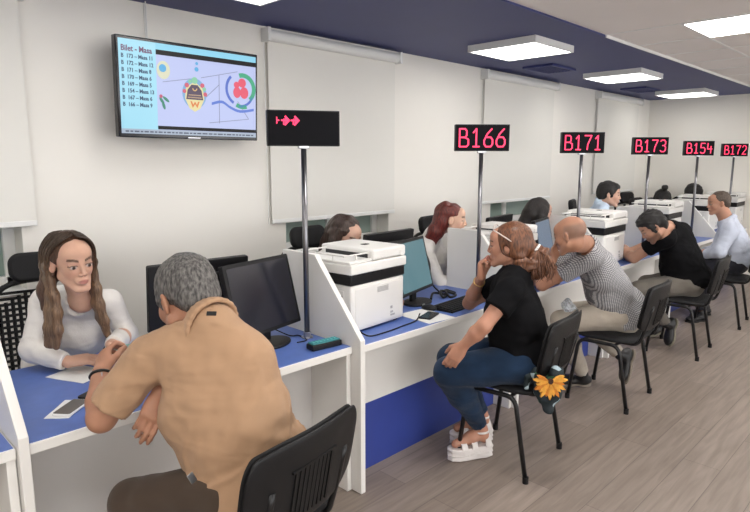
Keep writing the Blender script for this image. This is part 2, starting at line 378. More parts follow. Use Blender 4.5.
# ---------------------------------------------------------------- counters
PITCH=1.43
dlabs=['divider panel at the bottom left picture corner','gabled white divider at the left of the nearest counter, cut by the picture edge','gabled white divider between the nearest sign pole and the big printer','gabled white divider beside the pole of the sign B166','gabled white divider between the slate blue monitor and the printer behind the bald man','gabled white divider behind the head of the man in the black T-shirt','gabled white divider beside the grey-haired man in the pale shirt']
def counter(k,label,front='plain'):
    x0=.43+(k-1)*PITCH; yf=2.005 if k<2 else 1.975
    r=empty('counter_desk',(x0,yf,0),0,label,'counter desk','row of white counter desks with blue tops')
    # gabled divider at the left
    dv=MB().prism([(0,0),(0,.785),(.335,1.165),(.60,1.165),(.60,.70),(.78,.70),(.78,0)],-.03,0,'x').build('divider_panel',M['white'],None,bevel=.002)
    dv.location=(x0+.03,yf-.037,0); tag(dv,dlabs[k],'divider panel','tall gabled divider panels between the counters')
    MB().prism([(.0,0),(.0,.712),(.76,.712),(.76,0)],PITCH-.03,PITCH-.003,'x').build('side_panel',M['white'],r,bevel=.002)
    wt=MB().box(.031,PITCH-.003,-.012,.78,.713,.748).build('worktop',M['white'],r,bevel=.002)
    MB().box(.034,PITCH-.008,-.004,.775,.748,.7505).build('blue_laminate_top',M['bluetop'],wt)

    if front=='plain':
        MB().box(.031,PITCH-.031,.27,.29,0,.712).build('front_panel',M['greypanel'],r)
    else:
        MB().box(.031,PITCH-.031,.125,.145,.37,.712).build('front_panel',M['white'],r)
        MB().box(.031,PITCH-.031,.122,.146,.0,.37).build('blue_front_panel',M['bluekick'],r)
    return r
labs=['white counter with blue top cut off at the lower left corner of the picture',
 'nearest full white and blue counter, with the man in a beige polo leaning on it',
 'counter with blue lower panel carrying the big white printer, by the woman in black',
 'counter where the bald man in a patterned shirt rests his elbows',
 'counter where the dark-haired man in a black T-shirt leans forward',
 'counter where the grey-haired man in a pale blue shirt sits',
 'farthest counter at the right picture edge, beside the far wall']
for k in range(7):
    counter(k,labs[k],'plain' if k<2 else 'blue')

# ---------------------------------------------------------------- number signs
G={ 'B':[[(0,0),(0,1),(.62,1),(.8,.88),(.8,.63),(.62,.52),(0,.52)],[(.62,.52),(1,.40),(1,.12),(.8,0),(0,0)]],
 '1':[[(.15,.78),(.5,1),(.5,0)],[(.15,0),(.85,0)]],
 '6':[[(.85,1),(.35,.72),(0,.35),(0,.15),(.2,0),(.75,0),(.95,.15),(.95,.38),(.75,.53),(.2,.53)]],
 '7':[[(0,1),(.95,1),(.45,.35),(.4,0)]],
 '3':[[(.05,.9),(.25,1),(.7,1),(.92,.86),(.92,.66),(.7,.53),(.4,.53)],[(.7,.53),(.95,.4),(.95,.14),(.7,0),(.25,0),(.05,.1)]],
 '5':[[(.9,1),(.08,1),(.05,.55),(.65,.58),(.92,.42),(.92,.15),(.7,0),(.2,0),(.02,.1)]],
 '4':[[(.75,0),(.75,.55)],[(.1,1),(.05,.42),(.98,.42)],[(.75,.7),(.75,.2)]],
 '2':[[(.05,.82),(.25,1),(.7,1),(.92,.82),(.9,.6),(.05,.0),(.95,0)]]}
def sign(x,y,zb,text,yaw,label,scale=1.):
    r=empty('number_sign',(x,y,.7505),yaw,label,'number sign','LED number signs on poles')
    zt=zb-.7505; w,h,d=.346,.166,.045
    p=MB(); p.cyl((0,0),.0135,0,zt,18); p.build('pole',M['steel'],r,smooth=True)
    b=MB(); b.cyl((0,0),.03,0,.006,20).cyl((0,0),.019,.006,.03,20); b.build('base_flange',M['chrome'],r,bevel=.001)
    b=MB(); b.box(-.026,.026,-.02,.02,zt-.012,zt+.002); b.build('bracket',M['chrome'],r,bevel=.002)
    MB().box(-w/2,w/2,-d/2,d/2,zt,zt+h).build('display_box',M['black'],r,bevel=.003)
    MB().box(-w/2+.006,w/2-.006,-d/2-.002,-d/2+.001,zt+.006,zt+h-.006).build('display_face',M['ledface'],r)
    def stroke(mb,pts,x0,z0,sx,sz,t):
        for (a,b),(c,e) in zip(pts[:-1],pts[1:]):
            p0=Vector((x0+a*sx,z0+b*sz)); p1=Vector((x0+c*sx,z0+e*sz)); u=(p1-p0).normalized(); n=Vector((-u.y,u.x))*t; p0=p0-u*t*.6; p1=p1+u*t*.6
            mb.prism([(p0-n)[:],(p1-n)[:],(p1+n)[:],(p0+n)[:]],-d/2-.0035,-d/2-.001,'y')
    if text:
        n=len(text); cw=.056; gap=.022; tot=n*cw+(n-1)*gap; xx=-tot/2
        for ch in text:
            mb=MB()
            for pts in G[ch]: stroke(mb,pts,xx,zt+.028,cw,.110,.0046)
            mb.build('led_digit',M['led'],r); xx+=cw+gap
    else:
        for i,(cx,ww) in enumerate(((-.122,.012),(-.087,.034),(-.042,.034))):
            mb=MB(); cz=zt+.118
            if i==0: stroke(mb,[(-.005,-.0),(.005,0)],cx,cz,1,1,.003); stroke(mb,[(-.005,-.014),(-.005,.014)],cx,cz,1,1,.0025)
            else:
                stroke(mb,[(-.018,0),(.018,0)],cx,cz,1,1,.0035); stroke(mb,[(.0,.018),(.017,0),(-.002,-.020)],cx,cz,1,1,.004)
                stroke(mb,[(-.008,-.018),(-.006,.006)],cx,cz,1,1,.003); stroke(mb,[(.002,-.016),(.002,.016)],cx,cz,1,1,.003)
            mb.build('led_mark',M['led'],r)
    return r
yawf=math.radians(-44.0)
sign(1.795,2.26,1.700,None,math.radians(-30),'display sign showing three small red marks, on the nearest pole')
for x,t,l in ((3.185,'B166','LED sign reading B166'),(4.585,'B171','LED sign reading B171'),(6.03,'B173','LED sign reading B173'),(7.52,'B154','LED sign reading B154'),(9.03,'B172','LED sign reading B172')):
    sign(x,2.2,1.692,t,yawf,l+' in red on a black box on a steel pole')

# ---------------------------------------------------------------- monitors
def monitor(x,y,yaw,screen,label,w=.43,h=.335,tilt=14,lift=.06,z=.7505,group='computer monitors on the counters'):
    r=empty('monitor',(x,y,z),yaw,label,'monitor',group)
    b=MB()
    T=Matrix.Translation((0,.02,0))
    b.prism([(p*1,q) for p,q in [(.115*math.cos(t),.085*math.sin(t)) for t in [2*PI*k/28 for k in range(28)]]],0,.014,'z')
    b.build('stand_base',M['black'],r,bevel=.005)
    b=MB(); b.box(-.032,.032,.022,.044,.012,lift+.16); b.build('stand_neck',M['black'],r,bevel=.006)
    T=Matrix.Translation((0,0,lift+.012))@Matrix.Rotation(math.radians(-tilt),4,'X')
    bz=.019
    b=MB(); b.prism(rrect(w,h,.008,3),0,.03,'y',T@Matrix.Translation((0,-.012,h/2)))
    b.build('housing',M['black'],r,bevel=.003)
    b=MB(); b.prism(rrect(w*.62,h*.62,.02,3),.028,.05,'y',T@Matrix.Translation((0,-.012,h/2))); b.build('rear_cover',M['black'],r,bevel=.005)
    MB().box(-w/2+bz,w/2-bz,-.0132,-.0115,bz,h-bz,T).build('screen',screen,r)
    return r
def screen_mat(name,col,s):
    m=mat(name,(.02,.02,.025),.2,emit=col,estr=s); return m
scr_teal=screen_mat('screen_teal',(.045,.105,.12),1.0)
scr_slate=screen_mat('screen_slate',(.05,.075,.11),1.0)
A=math.radians
monitor(1.60,2.30,A(13),M['screenoff'],'dark switched-off monitor turned to the man in the beige polo, right of him',tilt=14,lift=.052,w=.45,h=.355)
monitor(1.37,2.56,A(-4+180),M['screenoff'],'black back of the clerk monitor behind the beige-polo man head',lift=.085,tilt=6,w=.50,h=.32)
monitor(2.74,2.34,A(14),scr_teal,'monitor with a teal screen right of the big white printer',tilt=14,lift=.06)
monitor(2.72,2.60,A(184),M['screenoff'],'black back of the clerk monitor behind the teal-screened monitor',lift=.105,tilt=6,w=.48,h=.32)
monitor(4.40,2.36,A(14),scr_slate,'monitor with a slate blue screen between the woman in black and the bald man',tilt=12,lift=.07)
monitor(4.02,2.62,A(190),M['screenoff'],'grey-edged back of the clerk monitor behind the slate blue screen',lift=.12,tilt=6,w=.48,h=.32)
monitor(5.68,2.36,A(48),M['screenoff'],'monitor seen from its edge right of the printer behind the bald man',tilt=12,lift=.07)
monitor(7.22,2.36,A(10),M['screenoff'],'dark monitor behind the back of the man in the black T-shirt',tilt=12,lift=.07)
monitor(7.12,2.62,A(188),M['screenoff'],'black back of the clerk monitor in front of the clerk with a hair bun',lift=.12,tilt=6,w=.48,h=.32)
monitor(8.72,2.36,A(10),M['screenoff'],'far dark monitor partly hidden by the man in the pale blue shirt',tilt=12,lift=.07)

# ---------------------------------------------------------------- printers
def make_printer():
    r=empty('printer',(0,0,0))
    W=.43;D=.40
    b=MB(); b.box(0,W,0,D,.012,.255); b.build('body',M['plasticwhite'],r,bevel=.012,seg=3)
    b=MB(); b.box(.02,.05,.03,.06,0,.014).box(W-.05,W-.02,.03,.06,0,.014).box(.02,.05,D-.06,D-.03,0,.014).box(W-.05,W-.02,D-.06,D-.03,0,.014); b.build('feet',M['black'],r)
    MB().box(-.004,.006,.06,.07,.03,.20).build('side_seam',M['darkgap'],r)
    b=MB(); b.box(-.003,.01,.05,.16,.175,.225); b.build('side_cover',M['plasticwhite'],r,bevel=.003)
    MB().box(.03,.40,-.003,.004,.03,.235).build('rear_cover',M['plasticwhite'],r,bevel=.003)
    s=MB()
    for k in range(5): s.box(.20,.29,-.005,-.002,.195+k*.006,.198+k*.006)
    s.build('vent_slots',M['plasticgrey'],r)
    s=MB(); s.box(.31,.325,-.005,-.002,.085,.10).box(.31,.33,-.005,-.002,.06,.072).box(.31,.345,-.005,-.002,.045,.055); s.build('rating_stickers',M['plasticgrey'],r)
    MB().box(-.004,W+.004,-.003,D,.255,.312).build('paper_outlet_band',M['black'],r,bevel=.008)
    b=MB(); b.box(-.012,W+.008,-.012,D+.05,.312,.365); b.build('scanner_bed',M['plasticwhite'],r,bevel=.008,seg=3)
    b=MB(); b.box(.16,W+.006,-.008,D-.02,.368,.425); b.build('document_feeder',M['plasticwhite'],r,bevel=.012,seg=3)
    MB().box(.158,.17,.03,D-.06,.378,.400).build('feeder_mouth',M['darkgap'],r)
    b=MB(); b.box(-.01,.16,0,D-.03,.366,.380); b.build('document_tray',M['plasticwhite'],r,bevel=.004)
    b=MB(); b.box(-.03,.20,.02,.03,.405,.412).box(-.03,.20,D-.07,D-.06,.405,.412).box(-.03,-.02,.02,D-.06,.405,.412); 
    b.box(-.028,-.022,.1,.106,.38,.408).box(.06,.066,.02,.03,.38,.408); b.build('tray_guide',M['plasticwhite'],r,bevel=.002)
    MB().box(.20,.36,-.010,-.006,.352,.356).build('lid_seam',M['darkgap'],r)
    MB().box(W-.05,W-.01,-.013,-.008,.37,.40).build('hinge',M['plasticwhite'],r,bevel=.002)
    b=MB(); b.box(.27,.31,.15,.18,.425,.428); b.build('feeder_latch',M['black'],r)
    return r
pr=make_printer()
tag(pr,'big white multifunction printer on the counter right of the nearest sign pole','printer','white printers on the counters'); pr.location=(1.97,2.12,.7505); pr.rotation_euler=(0,0,A(4))
for (x,y,a,l) in ((3.41,2.14,2,'white printer hidden mostly by the head of the woman in black'),
                (4.76,2.05,2,'white printer with a black band just behind the bald man'),
                (6.52,2.14,2,'white printer behind the bent head of the man in the black T-shirt'),
                (8.02,2.16,2,'white printer beside the grey-haired man in the pale shirt'),
                (8.98,2.10,2,'white printer on the farthest counter at the right picture edge')):
    c=copy_tree(pr); c.location=(x,y,.7505); c.rotation_euler=(0,0,A(a)); c['label']=l; c.scale=(1,1,1) if x<4 else (1.1,1.1,1.06)

# ---------------------------------------------------------------- small desk things
def keyboard(x,y,yaw,label):
    r=empty('keyboard',(x,y,.7505),yaw,label,'keyboard','black keyboards')
    MB().prism([(-.075,.0),(-.075,.012),(.075,.022),(.075,0)],-.22,.22,'x').build('case',M['black'],r,bevel=.003)
    k=MB()
    for i in range(6):
        for j in range(21):
            if i==0 and 5<j<11: continue
            yy=-.066+i*.0225; z=.0125+(yy+.075)/.15*.010
            k.box(-.212+j*.0203,-.212+j*.0203+.0165,yy,yy+.018,z-.002,z+.006)
        if i==0: k.box(-.212+6*.0203,-.212+11*.0203-.004,-.066,-.048,.0115,.019)
    k.build('keys',M['vinyl'],r)
    return r
keyboard(2.90,2.115,A(4),'black keyboard in front of the teal-screened monitor')
keyboard(5.64,2.12,A(10),'black keyboard under the hands of the man in the black T-shirt')
def mouse(x,y,yaw,label):
    r=empty('computer_mouse',(x,y,.7505),yaw,label,'mouse')
    vs=MB(); pts=[]
    n=16
    for a,zs in ((1,0),(1,.012),(.8,.026),(.4,.034)):
        for k in range(n):
            t=2*PI*k/n; pts.append((.031*a*math.cos(t),.054*a*math.sin(t)-(.006*(1-a)),zs))
    fs=[(i*n+k,i*n+(k+1)%n,(i+1)*n+(k+1)%n,(i+1)*n+k) for i in range(3) for k in range(n)]+[tuple(range(n-1,-1,-1)),tuple(3*n+k for k in range(n))]
    vs.add(pts,fs); vs.build('shell',M['black'],r,sub=1)
    MB().tube([(0,.03,.028),(0,.042,.025)],.006,8).build('wheel',M['plasticgrey'],r); return r
mouse(2.66,2.18,A(10),'black mouse at the left end of the keyboard by the teal screen')
def phone(x,y,yaw,label,m1,m2,z=.7505,w=.072,l=.15):
    r=empty('mobile_phone',(x,y,z),yaw,label,'mobile phone')
    MB().prism(rrect(w,l,.01,4),0,.008,'z').build('case',m1,r,bevel=.0015)
    MB().prism(rrect(w-.006,l-.008,.008,4),.0078,.0086,'z').build('screen',m2,r); return r
MB_paper=lambda x,y,yaw,label,w=.21,l=.297,z=.7507: tag((lambda o:o)(_paper(x,y,yaw,w,l,z)),label,'paper')
def _paper(x,y,yaw,w,l,z):
    mb=MB(); nx,ny=6,8; vs=[];fs=[]
    for zz in (0,.0012):
        for j in range(ny+1):
            for i in range(nx+1): vs.append((-w/2+w*i/nx,-l/2+l*j/ny,zz+.0006*math.sin(i*1.3+j)+.0006))
    q=(nx+1)*(ny+1)
    for j in range(ny):
        for i in range(nx):
            a=j*(nx+1)+i; fs+= [(a,a+nx+1,a+nx+2,a+1),(q+a,q+a+1,q+a+nx+2,q+a+nx+1)]
    per=[i for i in range(nx+1)]+[j*(nx+1)+nx for j in range(1,ny+1)]+[ny*(nx+1)+i for i in range(nx-1,-1,-1)]+[j*(nx+1) for j in range(ny-1,0,-1)]
    for a,b in zip(per,per[1:]+per[:1]): fs.append((a,b,q+b,q+a))
    mb.add(vs,fs); o=mb.build('paper_sheet',M['paper'],None); o.location=(x,y,z); o.rotation_euler=(0,0,yaw); return o
MB_paper(.80,2.53,A(25),'white paper sheet on the blue top under the hands of the young clerk',.16,.20)
MB_paper(.640,2.19,A(-42),'white slip under the grey phone at the front of the nearest counter',.085,.16)
phone(.652,2.178,A(-50),'phone with a grey screen lying on a white slip near the counter edge',M['paper'],M['phonegrey'],.7530,.07,.135)
phone(.765,2.27,A(-60),'small black phone lying beside the elbow of the man in the beige polo',M['black'],M['blackgloss'],.7505,.06,.12)
MB_paper(2.535,2.10,A(-5),'white paper lying on the counter beside the big printer, under a black phone',.21,.26)
phone(2.54,2.08,A(-72),'black phone on white paper near the keyboard',M['black'],M['blackgloss'],.7532)
r=empty('card_terminal',(1.755,2.08,.7505),A(-6),'teal and black card terminal at the foot of the nearest sign pole','card terminal')
MB().box(-.085,.085,-.03,.03,0,.028).build('case',M['black'],r,bevel=.006)
MB().box(-.078,.078,-.025,.025,.028,.034).build('teal_cover',M['teal'],r,bevel=.003)
k=MB()
for i in range(7): k.box(-.07+i*.02,-.058+i*.02,-.012,.012,.034,.037)
k.build('keys',mat('pale_teal',(.10,.40,.42),.5),r)
# cables
def cable(name,pts,label,r=.003,mt=None):
    o=MB().tube(bez(pts,6),r,7).build(name,mt or M['black'],None,smooth=True); tag(o,label,'cable'); return o
z=.754
cable('power_cable',[(1.62,2.42,.84),(1.68,2.44,.80),(1.74,2.34,.757),(1.78,2.31,z),(1.76,2.22,z),(1.70,2.22,z)],'thin black cable behind the switched-off monitor by the nearest pole')
cable('printer_cable',[(1.995,2.105,.79),(1.99,2.07,.775),(2.03,2.04,z),(2.15,2.035,z),(2.28,2.05,z),(2.40,2.06,z+.004),(2.47,2.09,.78)],'black cable lying along the front of the big white printer',.004)
cable('monitor_cable',[(2.90,2.43,1.0),(2.97,2.47,1.02),(3.0,2.46,.95),(2.99,2.44,.84),(3.03,2.40,.77),(3.06,2.36,z)],'black cable looping down beside the teal-screened monitor',.006)
cable('cable_tangle',[(2.86,2.33,z+.002),(2.95,2.38,.775),(3.02,2.33,z+.004),(2.93,2.29,.765),(3.0,2.36,.785),(3.08,2.30,z+.003),(2.98,2.27,.762),(3.06,2.37,.78),(3.12,2.33,z+.002)],'tangle of black cables on the counter right of the teal screen',.008)
cable('desk_cable',[(5.40,2.36,.755),(5.5,2.42,.80),(5.56,2.36,.77),(5.62,2.30,.775),(5.70,2.32,.757)],'black cables by the keyboard of the dark-haired man',.010)
tag(MB().prism(rrect(.05,.16,.01,3),0,.03,'z').build('glove',M['vinyl'],None),'x','x') if False else None
# plastic bottle bag on the bald man's counter edge is held by him; crumpled tissue by the far monitor
def tissue(x,y,zz,label):
    bm=bmesh.new(); bmesh.ops.create_icosphere(bm,subdivisions=3,radius=.05)
    for v in bm.verts:
        n=math.sin(v.co.x*90+v.co.y*40)*math.sin(v.co.z*70+v.co.y*80); v.co*=1+.22*n; v.co.z=max(v.co.z*.9,-.03)+.03
    me=bpy.data.meshes.new('tissue'); bm.to_mesh(me); bm.free(); me.materials.append(M['paper']); o=bpy.data.objects.new('crumpled_tissue',me); C.objects.link(o); o.location=(x,y,zz); tag(o,label,'tissue'); return o
tissue(5.50,2.16,.7505,'crumpled pale plastic wrap on the counter by the dark-haired man hands')

# ---------------------------------------------------------------- visitor chairs
def make_chair():
    r=empty('visitor_chair',(0,0,0)); t=.0125
    def rc(pts,n=6,rad=.05):
        P=[Vector(p) for p in pts]; out=[P[0]]
        for i in range(1,len(P)-1):
            a=(P[i-1]-P[i]).normalized(); b=(P[i+1]-P[i]).normalized(); q0=P[i]+a*rad; q1=P[i]+b*rad
            for k in range(n+1):
                s=k/n; out.append((1-s)**2*q0+2*s*(1-s)*P[i]+s*s*q1)
        out.append(P[-1]); return out
    for sx in (-1,1):
        MB().tube(rc([(sx*.235,.205,.01),(sx*.222,.150,.437),(sx*.222,-.115,.437),(sx*.235,-.195,.01)],rad=.055),t,10).build('side_leg_frame',M['blackmetal'],r,smooth=True)
        MB().tube(rc([(sx*.15,.02,.446),(sx*.15,-.215,.446),(sx*.15,-.265,.62),(sx*.15,-.288,.72)],rad=.05),t*.85,8).build('back_support',M['blackmetal'],r,smooth=True)
        for (px,py) in ((sx*.235,.205),(sx*.235,-.195)):
            MB().cyl((px,py),.016,0,.035,12).build('foot_cap',M['black'],r)
    for yy in (.12,-.09): MB().tube([(-.222,yy,.437),(.222,yy,.437)],.010,8).build('cross_bar',M['blackmetal'],r)
    # seat
    def pad(name,w,d,th,T,curve,m,bev=.015,crown=.012):
        nx,ny=14,10; vs=[];fs=[]
        for side in (0,1):
            for j in range(ny+1):
                for i in range(nx+1):
                    u=-1+2*i/nx; v=-1+2*j/ny
                    # squircle outline
                    k=max(abs(u),abs(v)); 
                    if k>0:
                        L=(abs(u)**5+abs(v)**5)**(1/5.); q=k/L
                    else: q=1
                    x=u*q*w/2; y=v*q*d/2
                    e=1-max(abs(u),abs(v))**6
                    z=(th/2+crown*(1-u*u)*(1-v*v))*(.45+.55*e)*(1 if side else -1)
                    vs.append(T@Vector((x,y,z+curve*u*u)))
        Q=(nx+1)*(ny+1)
        for j in range(ny):
            for i in range(nx):
                a=j*(nx+1)+i; fs+=[(a,a+nx+1,a+nx+2,a+1),(Q+a,Q+a+1,Q+a+nx+2,Q+a+nx+1)]
        per=[i for i in range(nx+1)]+[j*(nx+1)+nx for j in range(1,ny+1)]+[ny*(nx+1)+i for i in range(nx-1,-1,-1)]+[j*(nx+1) for j in range(ny-1,0,-1)]
        for a,b in zip(per,per[1:]+per[:1]): fs.append((a,b,Q+b,Q+a))
        return MB().add(vs,fs).build(name,m,r,sub=1)
    pad('seat',.465,.43,.045,Matrix.Translation((0,.0,.468)),0,M['vinyl'])
    T=Matrix.Translation((0,-.285,.70))@Matrix.Rotation(A(-79),4,'X')@Matrix.Rotation(PI,4,'X')
    # back: local x width, local y height, z outward normal
    T=Matrix.Translation((0,-.275,.70))@Matrix.Rotation(A(101),4,'X')
    pad('backrest',.455,.315,.030,T@Matrix.Translation((0,0,-.006)),-.028,M['vinyl'],crown=.006)
    bs=pad('back_shell',.462,.322,.022,T@Matrix.Translation((0,0,.012)),-.028,M['black'],crown=.0)
    rb=MB()
    for k in range(9): rb.box(-.078+k*.0185,-.070+k*.0185,-.12,.06,.014,.0245,T)
    rb.box(-.09,.09,.055,.062,.014,.025,T); rb.build('rib_panel',M['black'],bs)
    return r
def place(o,x,y,a,label):
    o.location=(x,y,0); o.rotation_euler=(0,0,A(a)-PI/2); tag(o,label,'chair','black visitor chairs')
ch0=make_chair()
spots=[(.975,1.575,101.3,'black visitor chair in the foreground under the man in the beige polo'),
 (2.733,1.638,97,'black visitor chair under the woman in black, with a sunflower cloth on it'),
 (3.955,1.595,93,'black visitor chair under the bald man'),
 (5.40,1.60,94,'black visitor chair under the man in the black T-shirt'),
 (6.68,1.60,95,'black visitor chair under the grey-haired man in the pale shirt'),
 (7.15,.98,178,'black visitor chair seen at the right picture edge')]
for i,(x,y,a,l) in enumerate(spots[:5]):
    c=ch0 if i==0 else copy_tree(ch0); place(c,x,y,a,l); c.scale=(1.12 if i==0 else 1,1,1)

# ---------------------------------------------------------------- office chairs
def make_office():
    r=empty('office_chair',(0,0,0))
    for k in range(5):
        t=2*PI*k/5+.3; MB().prism([(-.025,.05),(.025,.05),(.018,.04),(-.018,.04)],0,.30,'x').v
        c,s=math.cos(t),math.sin(t)
        MB().tube([(.03*c,.03*s,.10),(.15*c,.15*s,.085),(.29*c,.29*s,.065)],[.026,.022,.015],8).build('base_arm',M['black'],r,smooth=True)
        MB().tube([(.29*c-.012*s,.29*s+.012*c,.03),(.29*c+.012*s,.29*s-.012*c,.03)],.03,14).build('caster',M['black'],r,bevel=.004)
    MB().cyl((0,0),.026,.09,.40,16).build('gas_lift',M['blackmetal'],r,smooth=True)
    MB().prism(rrect(.50,.47,.1,6),.43,.50,'z').build('seat',M['vinyl'],r,bevel=.025,seg=4)
    T=Matrix.Translation((0,-.235,.52))@Matrix.Rotation(A(8),4,'X')
    f=MB(); f.tube([T@Vector(p) for p in bez([(-.20,0,.0),(-.235,.0,.3),(-.20,-.03,.55),(0,-.04,.60),(.20,-.03,.55),(.235,0,.3),(.20,0,.0),(0,-.02,-.02),(-.20,0,0)],6)],.014,8); f.build('back_frame',M['black'],r,smooth=True)
    g=MB()
    for i in range(15):
        x=-.20+i*.0286
        g.tube([T@Vector((x,-.012-.02*(1-(x/.22)**2)-.04*(zz/.58)**2*0,zz)) for zz in (0,.2,.4,.55-.25*(x/.26)**2*.5)],.0085,4,cap=False)
    for j in range(19):
        zz=.02+j*.029; wv=.205+.02*math.sin(zz/.58*PI)
        g.tube([T@Vector((x*wv,-.012-.02*(1-x*x),zz)) for x in (-1,-.5,0,.5,1)],.0075,4,cap=False)
    g.build('mesh_back',M['black'],r)
    MB().tube([(0,-.22,.44),(0,-.33,.50),(0,-.345,.80),(0,-.335,1.12)],[.022,.022,.018,.014],8).build('spine',M['black'],r,smooth=True)
    h=MB(); 
    hp=[]
    T2=Matrix.Translation((0,-.31,1.185))@Matrix.Rotation(A(8),4,'X')
    h.prism(rrect(.30,.15,.055,8),-.022,.022,'y',T2); o=h.build('headrest',M['vinyl'],r,bevel=.018,seg=4)
    MB().box(-.02,.02,-.345,-.32,1.09,1.16).build('headrest_clip',M['plasticgrey'],r,bevel=.003)
    for s in (-1,1):
        MB().tube([(s*.26,-.02,.45),(s*.29,-.02,.55),(s*.29,-.02,.66)],.016,8).build('arm_post',M['black'],r,smooth=True)
        MB().prism(rrect(.075,.25,.03,5),.66,.69,'z',Matrix.Translation((s*.29,.02,0))).build('armrest',M['black'],r,bevel=.008)
    return r
of=make_office()
ofs=[((.88,3.18,1.12),-100,'high-backed black mesh office chair behind the young clerk in white'),
 ((2.47,3.08,1.13),-88,'office chair whose round black headrest shows left of the big printer'),
 ((3.71,3.05,1.12),-80,'office chair behind the red-haired clerk'),
 ((5.78,2.84,1.165),-72,'office chair with a headrest seen edge-on above the bald man'),
 ((7.08,2.69,1.135),-95,'office chair whose black headrest shows above the man in the black T-shirt'),
 ((7.95,3.15,1.15),-100,'office chair behind the clerk with a hair bun')]
for i,((x,y,zz),a,l) in enumerate(ofs):
    o=of if i==0 else copy_tree(of)
    o.location=(x+.31*math.cos(A(a)),y+.31*math.sin(A(a)),0); o.rotation_euler=(0,0,A(a)-PI/2); o.scale=(1,1,zz/1.185); tag(o,l,'office chair','black office chairs behind the counters')

# ---------------------------------------------------------------- light outside & view
wd=bpy.data.worlds.new('world'); bpy.context.scene.world=wd; wd.use_nodes=True
wd.node_tree.nodes['Background'].inputs[0].default_value=(.97,.98,1,1); wd.node_tree.nodes['Background'].inputs[1].default_value=2.6
vs_=bpy.context.scene.view_settings; vs_.view_transform='Standard'; vs_.look='None'; vs_.gamma=1; vs_.use_curve_mapping=False; vs_.exposure=.86
